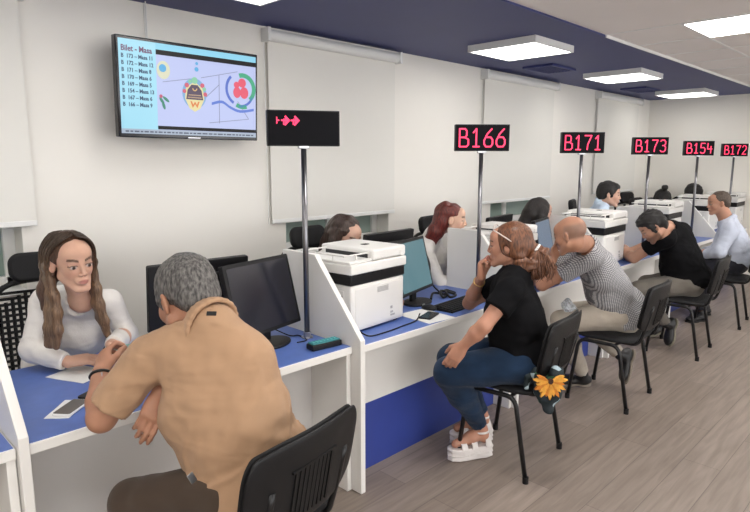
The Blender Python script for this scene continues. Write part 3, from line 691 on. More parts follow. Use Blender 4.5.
# ---------------------------------------------------------------- implicit-surface figure builder
def V3(p): return np.array(p,dtype=np.float32)
def at(u,v,t):
    p=cF*1.0+cR*((u-375)/Fpx)+cU*((256-v)/Fpx); q=p*t; return np.array((q.x,q.y,q.z+H))
class Vol:
    def __init__(s,lo,hi,h):
        s.lo=np.array(lo,float); s.h=h; n=np.ceil((np.array(hi)-s.lo)/h).astype(int)+1
        s.n=n; s.D=np.full(tuple(n),.25,np.float32)
        s.ax=[(s.lo[i]+h*np.arange(n[i])).astype(np.float32) for i in range(3)]
    def blk(s,lo,hi):
        a=np.maximum(np.floor((np.array(lo)-s.lo)/s.h).astype(int),0); b=np.minimum(np.ceil((np.array(hi)-s.lo)/s.h).astype(int)+1,s.n)
        if (b<=a).any(): return None
        sl=tuple(slice(a[i],b[i]) for i in range(3))
        X=s.ax[0][sl[0]][:,None,None];Y=s.ax[1][sl[1]][None,:,None];Z=s.ax[2][sl[2]][None,None,:]
        return sl,X,Y,Z
    def comb(s,sl,d,k,op):
        D=s.D[sl]
        if op=='add':
            if k>0:
                h=np.clip(.5+.5*(D-d)/k,0,1); s.D[sl]=D+(d-D)*h-k*h*(1-h)
            else: s.D[sl]=np.minimum(D,d)
        else:
            if k>0:
                h=np.clip(.5-.5*(D+d)/k,0,1); s.D[sl]=D+(-d-D)*h+k*h*(1-h)
            else: s.D[sl]=np.maximum(D,-d)
    def rc(s,a,b,ra,rb,k=.02,op='add',cut=None):
        a=np.array(a,float);b=np.array(b,float); m=max(ra,rb)+k+2*s.h+.01
        B=s.blk(np.minimum(a,b)-m,np.maximum(a,b)+m)
        if B is None: return
        sl,X,Y,Z=B; ab=b-a; L2=max(float(ab@ab),1e-9)
        t=np.clip(((X-a[0])*ab[0]+(Y-a[1])*ab[1]+(Z-a[2])*ab[2])/L2,0,1)
        d=np.sqrt((X-a[0]-t*ab[0])**2+(Y-a[1]-t*ab[1])**2+(Z-a[2]-t*ab[2])**2)-(ra+(rb-ra)*t)
        if cut is not None:
            L=L2**.5; d=np.maximum(d,((X-b[0])*ab[0]+(Y-b[1])*ab[1]+(Z-b[2])*ab[2])/L)
        s.comb(sl,d.astype(np.float32),k,op)
    def chain(s,pts,rs,k=.02,op='add'):
        for i in range(len(pts)-1): s.rc(pts[i],pts[i+1],rs[i],rs[i+1],k,op)
    def ell(s,c,r,R=None,k=.02,op='add'):
        c=np.array(c,float); r=np.array(r,float); m=r.max()+k+2*s.h+.01
        B=s.blk(c-m,c+m)
        if B is None: return
        sl,X,Y,Z=B; R=np.eye(3) if R is None else np.array(R)
        q=[((X-c[0])*R[0,i]+(Y-c[1])*R[1,i]+(Z-c[2])*R[2,i])/r[i] for i in range(3)]
        k0=np.sqrt(q[0]**2+q[1]**2+q[2]**2)+1e-6; k1=np.sqrt((q[0]/r[0])**2+(q[1]/r[1])**2+(q[2]/r[2])**2)+1e-6
        s.comb(sl,(k0*(k0-1)/k1).astype(np.float32),k,op)
    def plane(s,c,n,lo=None,hi=None):     # removes the side n points to
        B=s.blk(s.lo if lo is None else lo, s.lo+s.h*s.n if hi is None else hi); sl,X,Y,Z=B
        n=np.array(n,float); n/=np.linalg.norm(n)
        s.D[sl]=np.maximum(s.D[sl],((X-c[0])*n[0]+(Y-c[1])*n[1]+(Z-c[2])*n[2]).astype(np.float32))
    def fn(s,f):
        X,Y,Z=s.ax[0][:,None,None],s.ax[1][None,:,None],s.ax[2][None,None,:]
        m=np.abs(s.D)<.03
        idx=np.nonzero(m); x=s.ax[0][idx[0]];y=s.ax[1][idx[1]];z=s.ax[2][idx[2]]
        s.D[idx]+=f(x,y,z).astype(np.float32)
    def mesh(s):
        D=s.D; 
        D[0]=D[-1]=.1; D[:,0]=D[:,-1]=.1; D[:,:,0]=D[:,:,-1]=.1
        S=D<0
        a=[S[i:S.shape[0]-1+i,j:S.shape[1]-1+j,k:S.shape[2]-1+k] for i in (0,1) for j in (0,1) for k in (0,1)]
        al=a[0].copy(); an=a[0].copy()
        for q in a[1:]: al&=q; an|=q
        idx=np.argwhere(an&~al); N=len(idx)
        pos=np.zeros((N,3));cnt=np.zeros(N)
        off=[(i,j,k) for i in (0,1) for j in (0,1) for k in (0,1)]
        for p in off:
            for ax in range(3):
                if p[ax]: continue
                q=list(p);q[ax]=1
                va=D[idx[:,0]+p[0],idx[:,1]+p[1],idx[:,2]+p[2]]; vb=D[idx[:,0]+q[0],idx[:,1]+q[1],idx[:,2]+q[2]]
                c=(va<0)!=(vb<0); t=np.where(c,va/np.where(c,va-vb,1),0)
                P=np.tile(np.array(p,float),(N,1)); P[:,ax]+=t
                pos+=P*c[:,None]; cnt+=c
        Vt=s.lo+s.h*(idx+pos/cnt[:,None])
        M_=np.full(tuple(np.array(D.shape)-1),-1,np.int32); M_[idx[:,0],idx[:,1],idx[:,2]]=np.arange(N)
        F=[]
        for ax in range(3):
            u,v=(ax+1)%3,(ax+2)%3
            sl0=[slice(None)]*3; sl1=[slice(None)]*3; sl0[ax]=slice(0,-1); sl1[ax]=slice(1,None)
            c=S[tuple(sl0)]!=S[tuple(sl1)]; g=np.argwhere(c)
            ok=(g[:,u]>0)&(g[:,v]>0)&(g[:,u]<D.shape[u]-1)&(g[:,v]<D.shape[v]-1); g=g[ok]
            eu=np.zeros(3,int);eu[u]=1;ev=np.zeros(3,int);ev[v]=1
            def id_(h): return M_[h[:,0],h[:,1],h[:,2]]
            q=np.stack([id_(g),id_(g-eu),id_(g-eu-ev),id_(g-ev)],1)
            neg=S[g[:,0],g[:,1],g[:,2]]
            q[~neg]=q[~neg][:,::-1]
            F.append(q)
        F=np.concatenate(F); return Vt,F[:, :]
def np_mesh(name,Vt,F,m,parent,col=None,keep=True):
    if keep and len(F):        # keep the largest connected pieces only (drops specks)
        lab=np.arange(len(Vt))
        e=np.concatenate([F[:,[0,1]],F[:,[1,2]],F[:,[2,3]],F[:,[3,0]]])
        for _ in range(400):
            l2=lab.copy(); np.minimum.at(l2,e[:,0],lab[e[:,1]]); np.minimum.at(l2,e[:,1],lab[e[:,0]]); l2=l2[l2]
            if (l2==lab).all(): break
            lab=l2
        u,inv,c=np.unique(lab,return_inverse=True,return_counts=True)
        good=(c==c.max())[inv]
        mp=np.cumsum(good)-1; F=mp[F[good[F[:,0]]]]; Vt=Vt[good]; 
        if col is not None: col=col[good]
    off=np.array(parent.location) if parent is not None else np.zeros(3)
    W=Vt-off
    me=bpy.data.meshes.new(name); me.vertices.add(len(W)); me.vertices.foreach_set('co',W.astype(np.float32).ravel())
    me.loops.add(len(F)*4); me.loops.foreach_set('vertex_index',F.astype(np.int32).ravel())
    me.polygons.add(len(F)); me.polygons.foreach_set('loop_start',np.arange(0,len(F)*4,4,dtype=np.int32))
    try: me.polygons.foreach_set('loop_total',np.full(len(F),4,np.int32))
    except Exception: pass
    me.polygons.foreach_set('use_smooth',np.ones(len(F),bool))
    me.update(calc_edges=True); me.validate()
    if col is not None:
        ca=me.color_attributes.new('tint','FLOAT_COLOR','POINT')
        c4=np.ones((len(W),4),np.float32); c4[:,:3]=col; ca.data.foreach_set('color',c4.ravel())
    me.materials.append(m); o=bpy.data.objects.new(name,me); C.objects.link(o)
    if parent is not None: o.parent=parent
    return o
def unit(v): v=np.array(v,float); return v/np.linalg.norm(v)
def frame(azd,pitch=0,roll=0):      # columns: right, forward, up
    a,p,r=math.radians(azd),math.radians(pitch),math.radians(roll)
    f=np.array((math.cos(a)*math.cos(p),math.sin(a)*math.cos(p),-math.sin(p))); rt=np.array((math.sin(a),-math.cos(a),0)); up=np.cross(rt,f)
    rt2=rt*math.cos(r)+up*math.sin(r); up2=np.cross(rt2,f)
    return np.stack([rt2,f,up2],1)
def ramp_noise(seed,freq,amp,dirw=(1,1,1)):
    rs=np.random.RandomState(seed); K=rs.normal(size=(7,3)); K/=np.linalg.norm(K,axis=1)[:,None]; K=K*np.array(dirw)*freq*rs.uniform(.5,1.5,(7,1)); ph=rs.uniform(0,6.28,7); K2=rs.normal(size=(7,3))*freq*.35
    def f(x,y,z):
        o=0
        for i in range(7): o=o+np.sin(K[i,0]*x+K[i,1]*y+K[i,2]*z+ph[i]+1.6*np.sin(K2[i,0]*x+K2[i,1]*y+K2[i,2]*z))
        return o/7*2*amp
    return f
def bounds(pts,m):
    P=np.array(pts); return P.min(0)-m,P.max(0)+m

def hand(v,w,d,n,side,s=1.,curl=(25,35,25),thumb=.55,spread=1.,k=.005):
    """w wrist, d finger direction, n palm normal, side +1 right / -1 left"""
    d=unit(d); n=np.array(n,float); n=unit(n-d*(n@d)); lat=np.cross(d,n)*side   # towards the thumb
    def q(a,b,c): return w+(d*a+lat*b+n*c)*s
    for b in (.026,.009,-.009,-.025): v.rc(q(.0,b*.45,0),q(.082-.25*abs(b-.005),b,0),.016*s,.0115*s,.012)
    v.ell(q(.045,0,.0),(.036*s,.046*s,.014*s),np.stack([lat,d,n],1),.012)
    v.ell(q(.035,.022,.006),(.016*s,.032*s,.014*s),np.stack([lat,d,n],1),.01)
    ls=((.042,.027,.020),(.046,.030,.021),(.042,.028,.020),(.033,.021,.018))
    for i,b in enumerate((.0275,.009,-.0095,-.027)):
        p=q(.082-.10*abs(b-.008),b,0); a=0; sp_=(b-.0)*1.6*spread
        for j,l in enumerate(ls[i]):
            a+=math.radians(curl[j]+i*3)
            dd=unit(d*math.cos(a)+n*math.sin(a)+lat*sp_*.35*math.cos(a))
            p2=p+dd*l*s; v.rc(p,p2,(.0092-.0007*j-.0005*(i==3))*s,(.0085-.0008*j-.0005*(i==3))*s,k*.8); p=p2
    p=q(.018,.024,.008); dd=unit(d*.75+lat*thumb+n*.35); p2=p+dd*.040*s; v.rc(p,p2,.0145*s,.0115*s,.008)
    dd2=unit(d*.95+lat*(thumb-.45)+n*.40); p3=p2+dd2*.030*s; v.rc(p2,p3,.0112*s,.0092*s,k); v.rc(p3,p3+unit(dd2+n*.2)*.022*s,.0094*s,.0078*s,k)

def head(v,c,R,s=1.,fem=False,jaw=1.,nose=1.,ears=True):
    def L(x,y,z): return c+(R@np.array((x,y,z)))*s
    v.ell(L(0,-.018,.040),(.074*s,.094*s,.080*s),R,.02)
    v.ell(L(0,.028,-.018),(.060*s*(.5+.5*jaw),.062*s,.082*s),R,.03)
    v.ell(L(0,.055,.052),(.050*s,.034*s,.036*s),R,.03)
    jw=.048*jaw
    cw_=.8 if fem else 1.
    for sx in (-1,1):
        v.rc(L(sx*jw*1.08,.005,-.050),L(sx*.020,.070,-.096),.020*s,.014*s,.022)
        v.ell(L(sx*.040*cw_,.058,-.018),(.021*s*cw_,.020*s,.022*s),R,.020)
    v.ell(L(0,.074,-.097),(.019*s,.016*s,.015*s),R,.015)
    v.rc(L(-.032,.078,.022),L(.032,.078,.022),.010*s,.010*s,.014)
    for sx in (-1,1):
        v.ell(L(sx*.031,.094,.003),(.017*s,.013*s,.010*s),R,.010,'sub')
        v.ell(L(sx*.031,.077,.002),(.0150*s,.0125*s,.0118*s),R,.003)
        v.rc(L(sx*.017,.083,.011),L(sx*.043,.078,.011),.0042*s,.0042*s,.004)
    v.rc(L(0,.087,.016),L(0,.098+.006*nose,-.026),.0070*s,.0092*s*nose,.009)
    for sx in (-1,1): v.ell(L(sx*.0105,.094,-.030),(.0075*s,.010*s,.0065*s),R,.005)
    v.ell(L(0,.082,-.058),(.026*s,.013*s,.018*s),R,.014)
    f=1.15 if fem else .95
    v.ell(L(0,.0925,-.0550),(.0200*s,.0070*s,.0048*s*f),R,.004)
    v.ell(L(0,.0905,-.0665),(.0170*s,.0080*s,.0060*s*f),R,.004)
    v.rc(L(-.019,.0995,-.0610),L(.019,.0995,-.0610),.0014*s,.0016*s,.002,'sub')
    if ears:
        for sx in (-1,1):
            Re=R@np.array([[math.cos(.35*sx),-math.sin(.35*sx),0],[math.sin(.35*sx),math.cos(.35*sx),0],[0,0,1]])
            v.ell(L(sx*.077,-.008,-.002),(.009*s,.019*s,.031*s),Re,.006)
            v.ell(L(sx*.086,-.003,.003),(.007*s,.010*s,.018*s),Re,.004,'sub')
    return L
def head_paint(Vt,c,R,s,skin,lip,brow,fem,stub=None,scalp=None,lash=True,tb=1.):
    q=((Vt-c)@R)/s; x,y,z=q[:,0],q[:,1],q[:,2]; ax=np.abs(x)
    col=np.tile(np.array(skin,float),(len(Vt),1))
    near=(np.linalg.norm(q,axis=1)<.16)
    def mix(w,cc):
        w=np.clip(w,0,1)*near; col[:]=col*(1-w[:,None])+np.array(cc)*w[:,None]
    mix(np.exp(-((ax-.042)/.02)**2-((z+.028)/.018)**2)*(y>.04)*.25,(skin[0]*1.05,skin[1]*.75,skin[2]*.72))
    if stub is not None: mix(((z<-.03)&(y>.0)).astype(float)*np.clip((-.025-z)/.03,0,1)*.55,stub)
    if scalp is not None: mix(np.clip((z-.03-.5*np.maximum(y,0)+.35*np.maximum(-y,0))/.03,0,1)*.0+0,scalp)
    wl=1-np.clip((np.hypot(x/.0205,(z+.0608)/.0105)-.85)/.25,0,1); mix(wl*(y>.080)*.8,lip)
    zb=.0265+.006*np.sin(np.clip((ax-.015)/.035,0,1)*PI*.8)
    wb=(1-np.clip((np.abs(z-zb)-.0030*tb)/.0022,0,1))*((ax>.013)&(ax<.049)&(y>.05)); mix(wb*.9,brow)
    if lash:
        zl=.0035+.0055*np.sqrt(np.clip(1-((ax-.031)/.016)**2,0,1)); we=(1-np.clip((np.abs(z-zl)-.0013)/.0016,0,1))*((np.abs(ax-.031)<.0165)&(y>.06)); mix(we*.9,(.03,.015,.012))
        we=np.clip(1-(np.hypot((ax-.031)/.0140,(z-.0012)/.0062)-.8)/.3,0,1)*(y>.07); mix(we,(.55,.48,.44) )
        we=np.clip(1-(np.hypot((ax-.031)/.0070,(z-.0012)/.0070)-.8)/.3,0,1)*(y>.07); mix(we,(.035,.018,.012))
        mix(np.clip(1-(np.hypot(ax-.007,z+.036)-.003)/.002,0,1)*(y>.09),(skin[0]*.3,skin[1]*.2,skin[2]*.2))
    return col
SK=dict(rough=.5,spec=.4,attr='tint',bump=.08,bscale=300,var=.05,vscale=25)
def skin_mat(n='skin'):
    m=mat(n,(.6,.4,.3),**SK); b=m.node_tree.nodes['Principled BSDF']; b.inputs['Subsurface Weight'].default_value=.12; b.inputs['Subsurface Radius'].default_value=(.01,.004,.002); return m
M['skin']=skin_mat()
def cloth(name,col,**k):
    d=dict(rough=.85,spec=.2,bump=.25,bscale=500,var=.06,vscale=14,sheen=.1,wb=.3); d.update(k); return mat(name,col,**d)
def hair_mat(name,c1,c2,sc=(60,60,9),rough=.45,ombre=None,bmp=.35):
    m=bpy.data.materials.new(name); m.use_nodes=True; nt=m.node_tree; b=nt.nodes['Principled BSDF']
    tc=nt.nodes.new('ShaderNodeTexCoord'); mp=nt.nodes.new('ShaderNodeMapping'); mp.inputs['Scale'].default_value=sc
    n=nt.nodes.new('ShaderNodeTexNoise'); n.inputs['Scale'].default_value=3; n.inputs['Detail'].default_value=5
    nt.links.new(tc.outputs['Object'],mp.inputs['Vector']); nt.links.new(mp.outputs['Vector'],n.inputs['Vector'])
    r=nt.nodes.new('ShaderNodeValToRGB'); r.color_ramp.elements[0].position=.35; r.color_ramp.elements[1].position=.68
    r.color_ramp.elements[0].color=(*c1,1); r.color_ramp.elements[1].color=(*c2,1)
    nt.links.new(n.outputs['Fac'],r.inputs['Fac']); out=r.outputs['Color']
    if ombre:
        sx=nt.nodes.new('ShaderNodeSeparateXYZ'); nt.links.new(tc.outputs['Object'],sx.inputs[0]); m2=nt.nodes.new('ShaderNodeMapRange'); nt.links.new(sx.outputs['Z'],m2.inputs['Value'])
        m2.inputs['From Min'].default_value=ombre[0]; m2.inputs['From Max'].default_value=ombre[1]; m2.inputs['To Min'].default_value=1.; m2.inputs['To Max'].default_value=.28
        v2=nt.nodes.new('ShaderNodeVectorMath'); v2.operation='SCALE'; nt.links.new(out,v2.inputs[0]); nt.links.new(m2.outputs['Result'],v2.inputs['Scale']); out=v2.outputs['Vector']
    nt.links.new(out,b.inputs['Base Color']); b.inputs['Roughness'].default_value=rough
    bp=nt.nodes.new('ShaderNodeBump'); bp.inputs['Strength'].default_value=bmp; bp.inputs['Distance'].default_value=.004
    nt.links.new(n.outputs['Fac'],bp.inputs['Height']); nt.links.new(bp.outputs['Normal'],b.inputs['Normal'])
    return m

def person(o):
    """o: dict of joints (world coords) and looks"""
    P,N,Hc=map(np.array,(o['pelvis'],o['neck'],o['head']))
    SL,SR=np.array(o['sl']),np.array(o['sr']); b=o.get('build',1.); g=o.get('belly',1.)
    hs=o.get('hs',1.); R=frame(*o['hdir']); h=o.get('h',.007)
    root=empty('person',(round(float(P[0]),3),round(float(P[1]),3),0),0,o['label'],'person')
    lat=unit(SR-SL); ch=(SL+SR)/2; up=unit(ch-P); 
    hl=np.array(o.get('hiplat',lat)); hl=unit(hl)
    HL,HR=P-hl*.09*b,P+hl*.09*b
    arms=[(SL,np.array(o['el']),np.array(o['wl']),-1,o.get('hl')),(SR,np.array(o['er']),np.array(o['wr']),1,o.get('hr'))]
    legs=[(HL,np.array(o['kl']),np.array(o['al']),o['fl']),(HR,np.array(o['kr']),np.array(o['ar']),o['fr'])]
    fem=o.get('fem',False)
    # ---- body
    pts=[P,N,Hc,SL,SR]+[a[1] for a in arms]+[a[2] for a in arms]+[l[1] for l in legs]+[l[2] for l in legs]
    if o.get('halfbody'): pts=[P,N,Hc,SL,SR]+[a[1] for a in arms]+[a[2] for a in arms]
    lo,hi=bounds(pts,.17); lo[2]=max(lo[2],.0)
    v=Vol(lo,hi,h)
    fwd=np.cross(up,lat); fwd=-np.cross(lat,up)*-1
    T3=np.stack([lat,unit(np.cross(up,lat)),up],1)
    v.ell(P+up*.02,(.11*b,.07*b,.09*b),T3,.04); v.rc(P+T3[:,1]*.02,ch-up*.05+T3[:,1]*.01,.065*b,.065*b,.03); v.rc(SL+lat*.02-up*.01,SR-lat*.02-up*.01,.038*b,.038*b,.03)
    nb=Hc+R@np.array((0,-.022,-.045))*hs
    v.rc(ch,N,.05*b,.054*b,.03); v.rc(N,nb,.056*b*(.9 if fem else 1),.052*b*(.85 if fem else 1),.025)
    head(v,Hc,R,hs,fem,o.get('jaw',1.),o.get('nose',1.),o.get('ears',True))
    aw=b*o.get('armw',1.)
    for (S_,E_,W_,sd,hp) in arms:
        v.rc(S_,E_,.047*aw,.038*aw,.02); v.rc(E_,E_+(W_-E_)*.35,.038*aw,.041*aw,.02); v.rc(E_+(W_-E_)*.35,W_,.041*aw,.026*aw,.015)
        if hp: hand(v,W_,hp[0],hp[1],sd,s=o.get('hands',1.),curl=hp[2] if len(hp)>2 else (25,35,25),thumb=hp[3] if len(hp)>3 else .55)
    if not o.get('halfbody'):
        for (Hh,K,A_,ft) in legs:
            v.rc(Hh,K,.065*b,.048*b,.03); v.rc(K,A_,.048*b,.032,.02)
            if o.get('sandals'):
                fd=unit(ft); v.rc(A_+np.array((0,0,-.03)),A_+fd*.06+np.array((0,0,-.042)),.034,.034,.02); v.rc(A_+fd*.06+np.array((0,0,-.045)),A_+fd*.155+np.array((0,0,-.068)),.033,.022,.02); v.rc(A_,A_+np.array((0,0,-.055))-fd*.02,.032,.030,.02)
    Vt,F=v.mesh()
    skin=o.get('skin',(.55,.33,.23))
    col=head_paint(Vt,Hc,R,hs,skin,o.get('lip',(.42,.17,.14)),o.get('brow',(.05,.03,.02)),fem,o.get('stub'),lash=o.get('lash',True),tb=o.get('tb',1.))
    if o.get('buzz') is not None:      # close-cropped hair tint on the scalp
        q=((Vt-Hc)@R)/hs; w=np.clip((.075-q[:,2])/.02,0,1)*np.clip((q[:,2]+.035)/.02,0,1)*np.clip((-.0-q[:,1]+.01)/.02,0,1)*(np.linalg.norm(q,axis=1)<.15)*(np.abs(q[:,0])<.082)
        w=w*.55; col=col*(1-w[:,None])+np.array(o['buzz'])*w[:,None]
    np_mesh('body',Vt,F,M['skin'],root,col)
    # ---- shirt
    sm=o['shirt']; hh=o.get('hc',max(h,.007))
    lo,hi=bounds([P,N,SL,SR,ch]+[a[1] for a in arms]+[a[2] for a in arms],.24)
    v=Vol(lo,hi,hh)
    hipR=np.stack([hl,unit(np.cross(up,hl)),up],1)
    v.ell(P+up*.03,(.168*b,.125*b*g,.12),hipR,.05)
    wa=P*.62+ch*.38+T3[:,1]*.012*g
    v.ell(wa,(.152*b,.118*b*g,.15),T3,.08)
    v.ell(P*.28+ch*.72-up*.0,(.168*b,.118*b,.16),T3,.08)
    v.rc(SL+lat*.03-up*.0,SR-lat*.03,.062*b,.062*b,.06)
    nl=o.get('necklow',0)
    v.rc(ch,N-unit(N-ch)*(.01+nl),.075*b,.062*b,.06)
    for S_ in (SL,SR): v.rc(N-unit(N-ch)*(.015+nl),N*.35+S_*.65+up*.004,.052*b,.052*b,.05)
    if fem:
        for sx in (-1,1): v.ell(P*.3+ch*.7+T3[:,1]*.085*b+lat*.065*sx*b,(.062*b,.055*b,.06*b),T3,.05)
    sl_=o.get('sleeve',.62)
    for (S_,E_,W_,sd,hp) in arms:
        if sl_<=1:
            e=S_+(E_-S_)*sl_; v.rc(S_,e,.062*b,.058*b*o.get('slw',1.),.035,cut=1)
        else:
            v.rc(S_,E_,.060*b,.052*b,.035); v.rc(E_,W_-unit(W_-E_)*.01,.052*b,.040*b,.02,cut=1)
    v.fn(ramp_noise(o.get('seed',1),o.get('foldf',34),o.get('fold',.005)*.8,(1,1,.6)))
    v.fn(ramp_noise(o.get('seed',1)+50,90,o.get('fold',.005)*.3))
    wa_=o.get('wrinkle',.004); wn=ramp_noise(o.get('seed',1)+77,o.get('wrf',30),1.,(1,1,1.4))
    def wr(x,y,z):
        n=wn(x,y,z); rr=(1-np.minimum(np.abs(n)*2.2,1))**2
        d=((x-P[0])**2+(y-P[1])**2+(z-P[2])**2)**.5; w=np.clip(1.25-d/.40,.12,1)
        for (S_,E_,W_,sd,hp) in arms:
            w=np.maximum(w,np.clip(1-(((x-(S_[0]*.6+ch[0]*.4))**2+(y-(S_[1]*.6+ch[1]*.4))**2+(z-S_[2]+.08)**2)**.5)/.16,0,1))
            if sl_>1: w=np.maximum(w,np.clip(1-(((x-E_[0])**2+(y-E_[1])**2+(z-E_[2])**2)**.5)/.18,0,1))
        return -rr*wa_*w
    v.fn(wr)
    hem=P-up*.055; v.plane(hem,-up)
    if o.get('legcut',True): pass
    # neck opening
    nd=unit(nb-N); v.rc(N+nd*.012,N+nd*.2,.058*b,.075*b,.0,'sub')
    if o.get('vneck'): v.rc(N+T3[:,1]*.05-up*nl*.6,N+T3[:,1]*.14-up*(.11+nl*.5),.044,.006,.0,'sub')
    Vt,F=v.mesh()
    shirt=np_mesh('shirt',Vt,F,sm,root)
    if o.get('collar'):
        u1=T3[:,0]; u1=unit(u1-nd*(u1@nd)); w1=unit(np.cross(nd,u1)); r0=.063*b
        v=Vol(*bounds([N],.16),.004)
        for (zz,rr,tt_) in ((.032,.97,.0045),(.021,1.04,.0052),(.009,1.13,.0056),(-.003,1.20,.0052)):
            pp=[N+nd*(zz-.010*math.sin(t))+u1*r0*rr*math.cos(t)+w1*r0*rr*1.03*math.sin(t) for t in [PI*2*k/24 for k in range(25)]]
            v.chain(pp,[tt_*b]*25,.010)
        if o.get('vneck'): v.ell(N+w1*r0*1.15,(.022,.03,.05),None,.0,'sub')
        Vt,F=v.mesh(); np_mesh('collar',Vt,F,o.get('collarm',sm),root).parent=shirt
    # ---- trousers
    if o.get('halfbody')is None or True:
        tm=o['trousers']; lo,hi=bounds([HL,HR]+[l[1] for l in legs]+[l[2] for l in legs],.20); lo[2]=max(lo[2],.0)
        v=Vol(lo,hi,max(hh,.008)); lw=o.get('legw',1.)
        v.ell(P-up*.0,(.160*b,.118*b,.115),hipR,.04)
        for (Hh,K,A_,ft) in legs:
            v.rc(Hh+(K-Hh)*.05,K,.088*b*lw,.066*b*lw,.04); v.rc(K,K+(A_-K)*.4,.064*b*lw,.060*b*lw,.02); v.rc(K+(A_-K)*.4,A_+(K-A_)*.06,.060*b*lw,.045*lw*o.get('cuffw',1.),.02,cut=1)
        v.fn(ramp_noise(o.get('seed',1)+9,45,.004)); v.plane(P+np.array((0,0,.11)),np.array((0,0,1.)))
        Vt,F=v.mesh(); np_mesh('trousers',Vt,F,tm,root)
    # ---- shoes
    if not o.get('sandals') and not o.get('noshoes'):
        for (Hh,K,A_,ft) in legs:
            fd=unit(ft); dn=unit(A_-K); dn=unit(dn-fd*(dn@fd)) if o.get('tiltfeet') else np.array((0,0,-1.)); 
            v=Vol(*bounds([A_-fd*.1,A_+fd*.28],.12),.006); rt=np.cross(fd,-dn)
            Rf=np.stack([rt,fd,-dn],1)
            v.ell(A_+dn*.045-fd*.025,(.036,.045,.036),Rf,.02); v.ell(A_+dn*.052+fd*.07,(.042,.085,.030),Rf,.03); v.ell(A_+dn*.058+fd*.13,(.044,.055,.022),Rf,.03)
            v.rc(A_,A_+dn*.04,.042,.040,.02); v.plane(A_+dn*.083,dn)
            Vt,F=v.mesh(); sh=np_mesh('shoe',Vt,F,o['shoes'],root)
            v=Vol(*bounds([A_-fd*.1,A_+fd*.28],.12),.006)
            v.ell(A_+dn*.085-fd*.02,(.040,.052,.022),Rf,.02); v.ell(A_+dn*.085+fd*.11,(.047,.085,.022),Rf,.03)
            v.plane(A_+dn*.074,-dn); v.plane(A_+dn*.094,dn); Vt,F=v.mesh(); so=np_mesh('shoe_sole',Vt,F,o.get('sole',M['black']),root); so.parent=sh
    o['_shirt']=shirt; o['_R']=R;o['_Hc']=Hc;o['_root']=root;o['_T3']=T3;o['_lat']=lat;o['_up']=up;o['_ch']=ch
    return root
def off_(root): return np.array(root.location)
def hairvol(o,name,prims,m,h=.006,noise=(110,.003),cuts=(),gkeep=True):
    """prims: list of (type, args in head-local coordinates, k)"""
    R,Hc,s,root=o['_R'],o['_Hc'],o.get('hs',1.),o['_root']
    L=lambda p: Hc+(R@np.array(p,float))*s
    pts=[]
    for p in prims:
        if p[0]=='se': continue
        elif p[0]=='e': pts+= [L(p[1])+max(p[2]),L(p[1])-max(p[2])]
        else: pts+= [L(q) if len(q)==3 else np.array(q[:3]) for q in p[1]]
    lo,hi=bounds(pts,.05); v=Vol(lo,hi,h)
    for p in prims:
        if p[0]=='e': v.ell(L(p[1]),np.array(p[2])*s,R,p[3])
        elif p[0]=='c': v.chain([L(q) if len(q)==3 else np.array(q[:3]) for q in p[1]],[x*s for x in p[2]],p[3])
        elif p[0]=='se': v.ell(L(p[1]),np.array(p[2])*s,R,p[3],'sub')
    for c,n in cuts: v.plane(L(c),R@np.array(n,float))
    if noise: v.fn(ramp_noise(3,noise[0],noise[1],noise[2] if len(noise)>2 else (1,1,1)))
    Vt,F=v.mesh(); return np_mesh(name,Vt,F,m,root)
def strands(o,name,guides,n,r,m,jit=.006,seed=1,seg=5,curl=0):
    """guides: list of rows of points (world). strands interpolate between neighbouring guides"""
    rs=random.Random(seed); root=o['_root']; of_=off_(root); mb=MB()
    G=[[Vector(p) for p in g] for g in guides]
    for i in range(n):
        t=rs.random()*(len(G)-1); a=int(min(t,len(G)-2)); f=t-a
        j=Vector((rs.gauss(0,jit),rs.gauss(0,jit),rs.gauss(0,jit)*.5)); ph=rs.random()*6.28; fr=rs.uniform(1.5,3)
        cut=rs.uniform(.80,1.0)
        P=[]
        K=len(G[a])
        for k in range(K):
            w=k/(K-1)
            p=G[a][k]*(1-f)+G[a+1][k]*f+j*(.25+w*1.5)
            if curl: p=p+Vector((math.sin(ph+w*fr*6),math.cos(ph+w*fr*6),0))*curl*w
            P.append(p-Vector(of_))
        Q=bez(P,3); Q=Q[:max(4,int(len(Q)*cut))]
        R_=[r*(.5+.5*math.sin(PI*min(1,(q/(len(Q)-1))*.9+.12))) for q in range(len(Q))]; R_[-1]=r*.15
        mb.tube(Q,R_,seg,cap=False)
    return mb.build(name,m,root,smooth=True,fix=False)
# ---------------------------------------------------------------- people
A3=lambda *p: np.array(p,float)
def lt(azd): a=math.radians(azd); return A3(math.cos(a),math.sin(a),0)
navyTr=cloth('dark_trousers',(.018,.018,.025)); blackTee=cloth('black_cotton',(.0055,.0055,.0065),sheen=0,spec=.12,rough=.95,bump=.15); 
shoeblk=mat('black_shoe',(.012,.012,.013),.45,bump=.1,bscale=80)
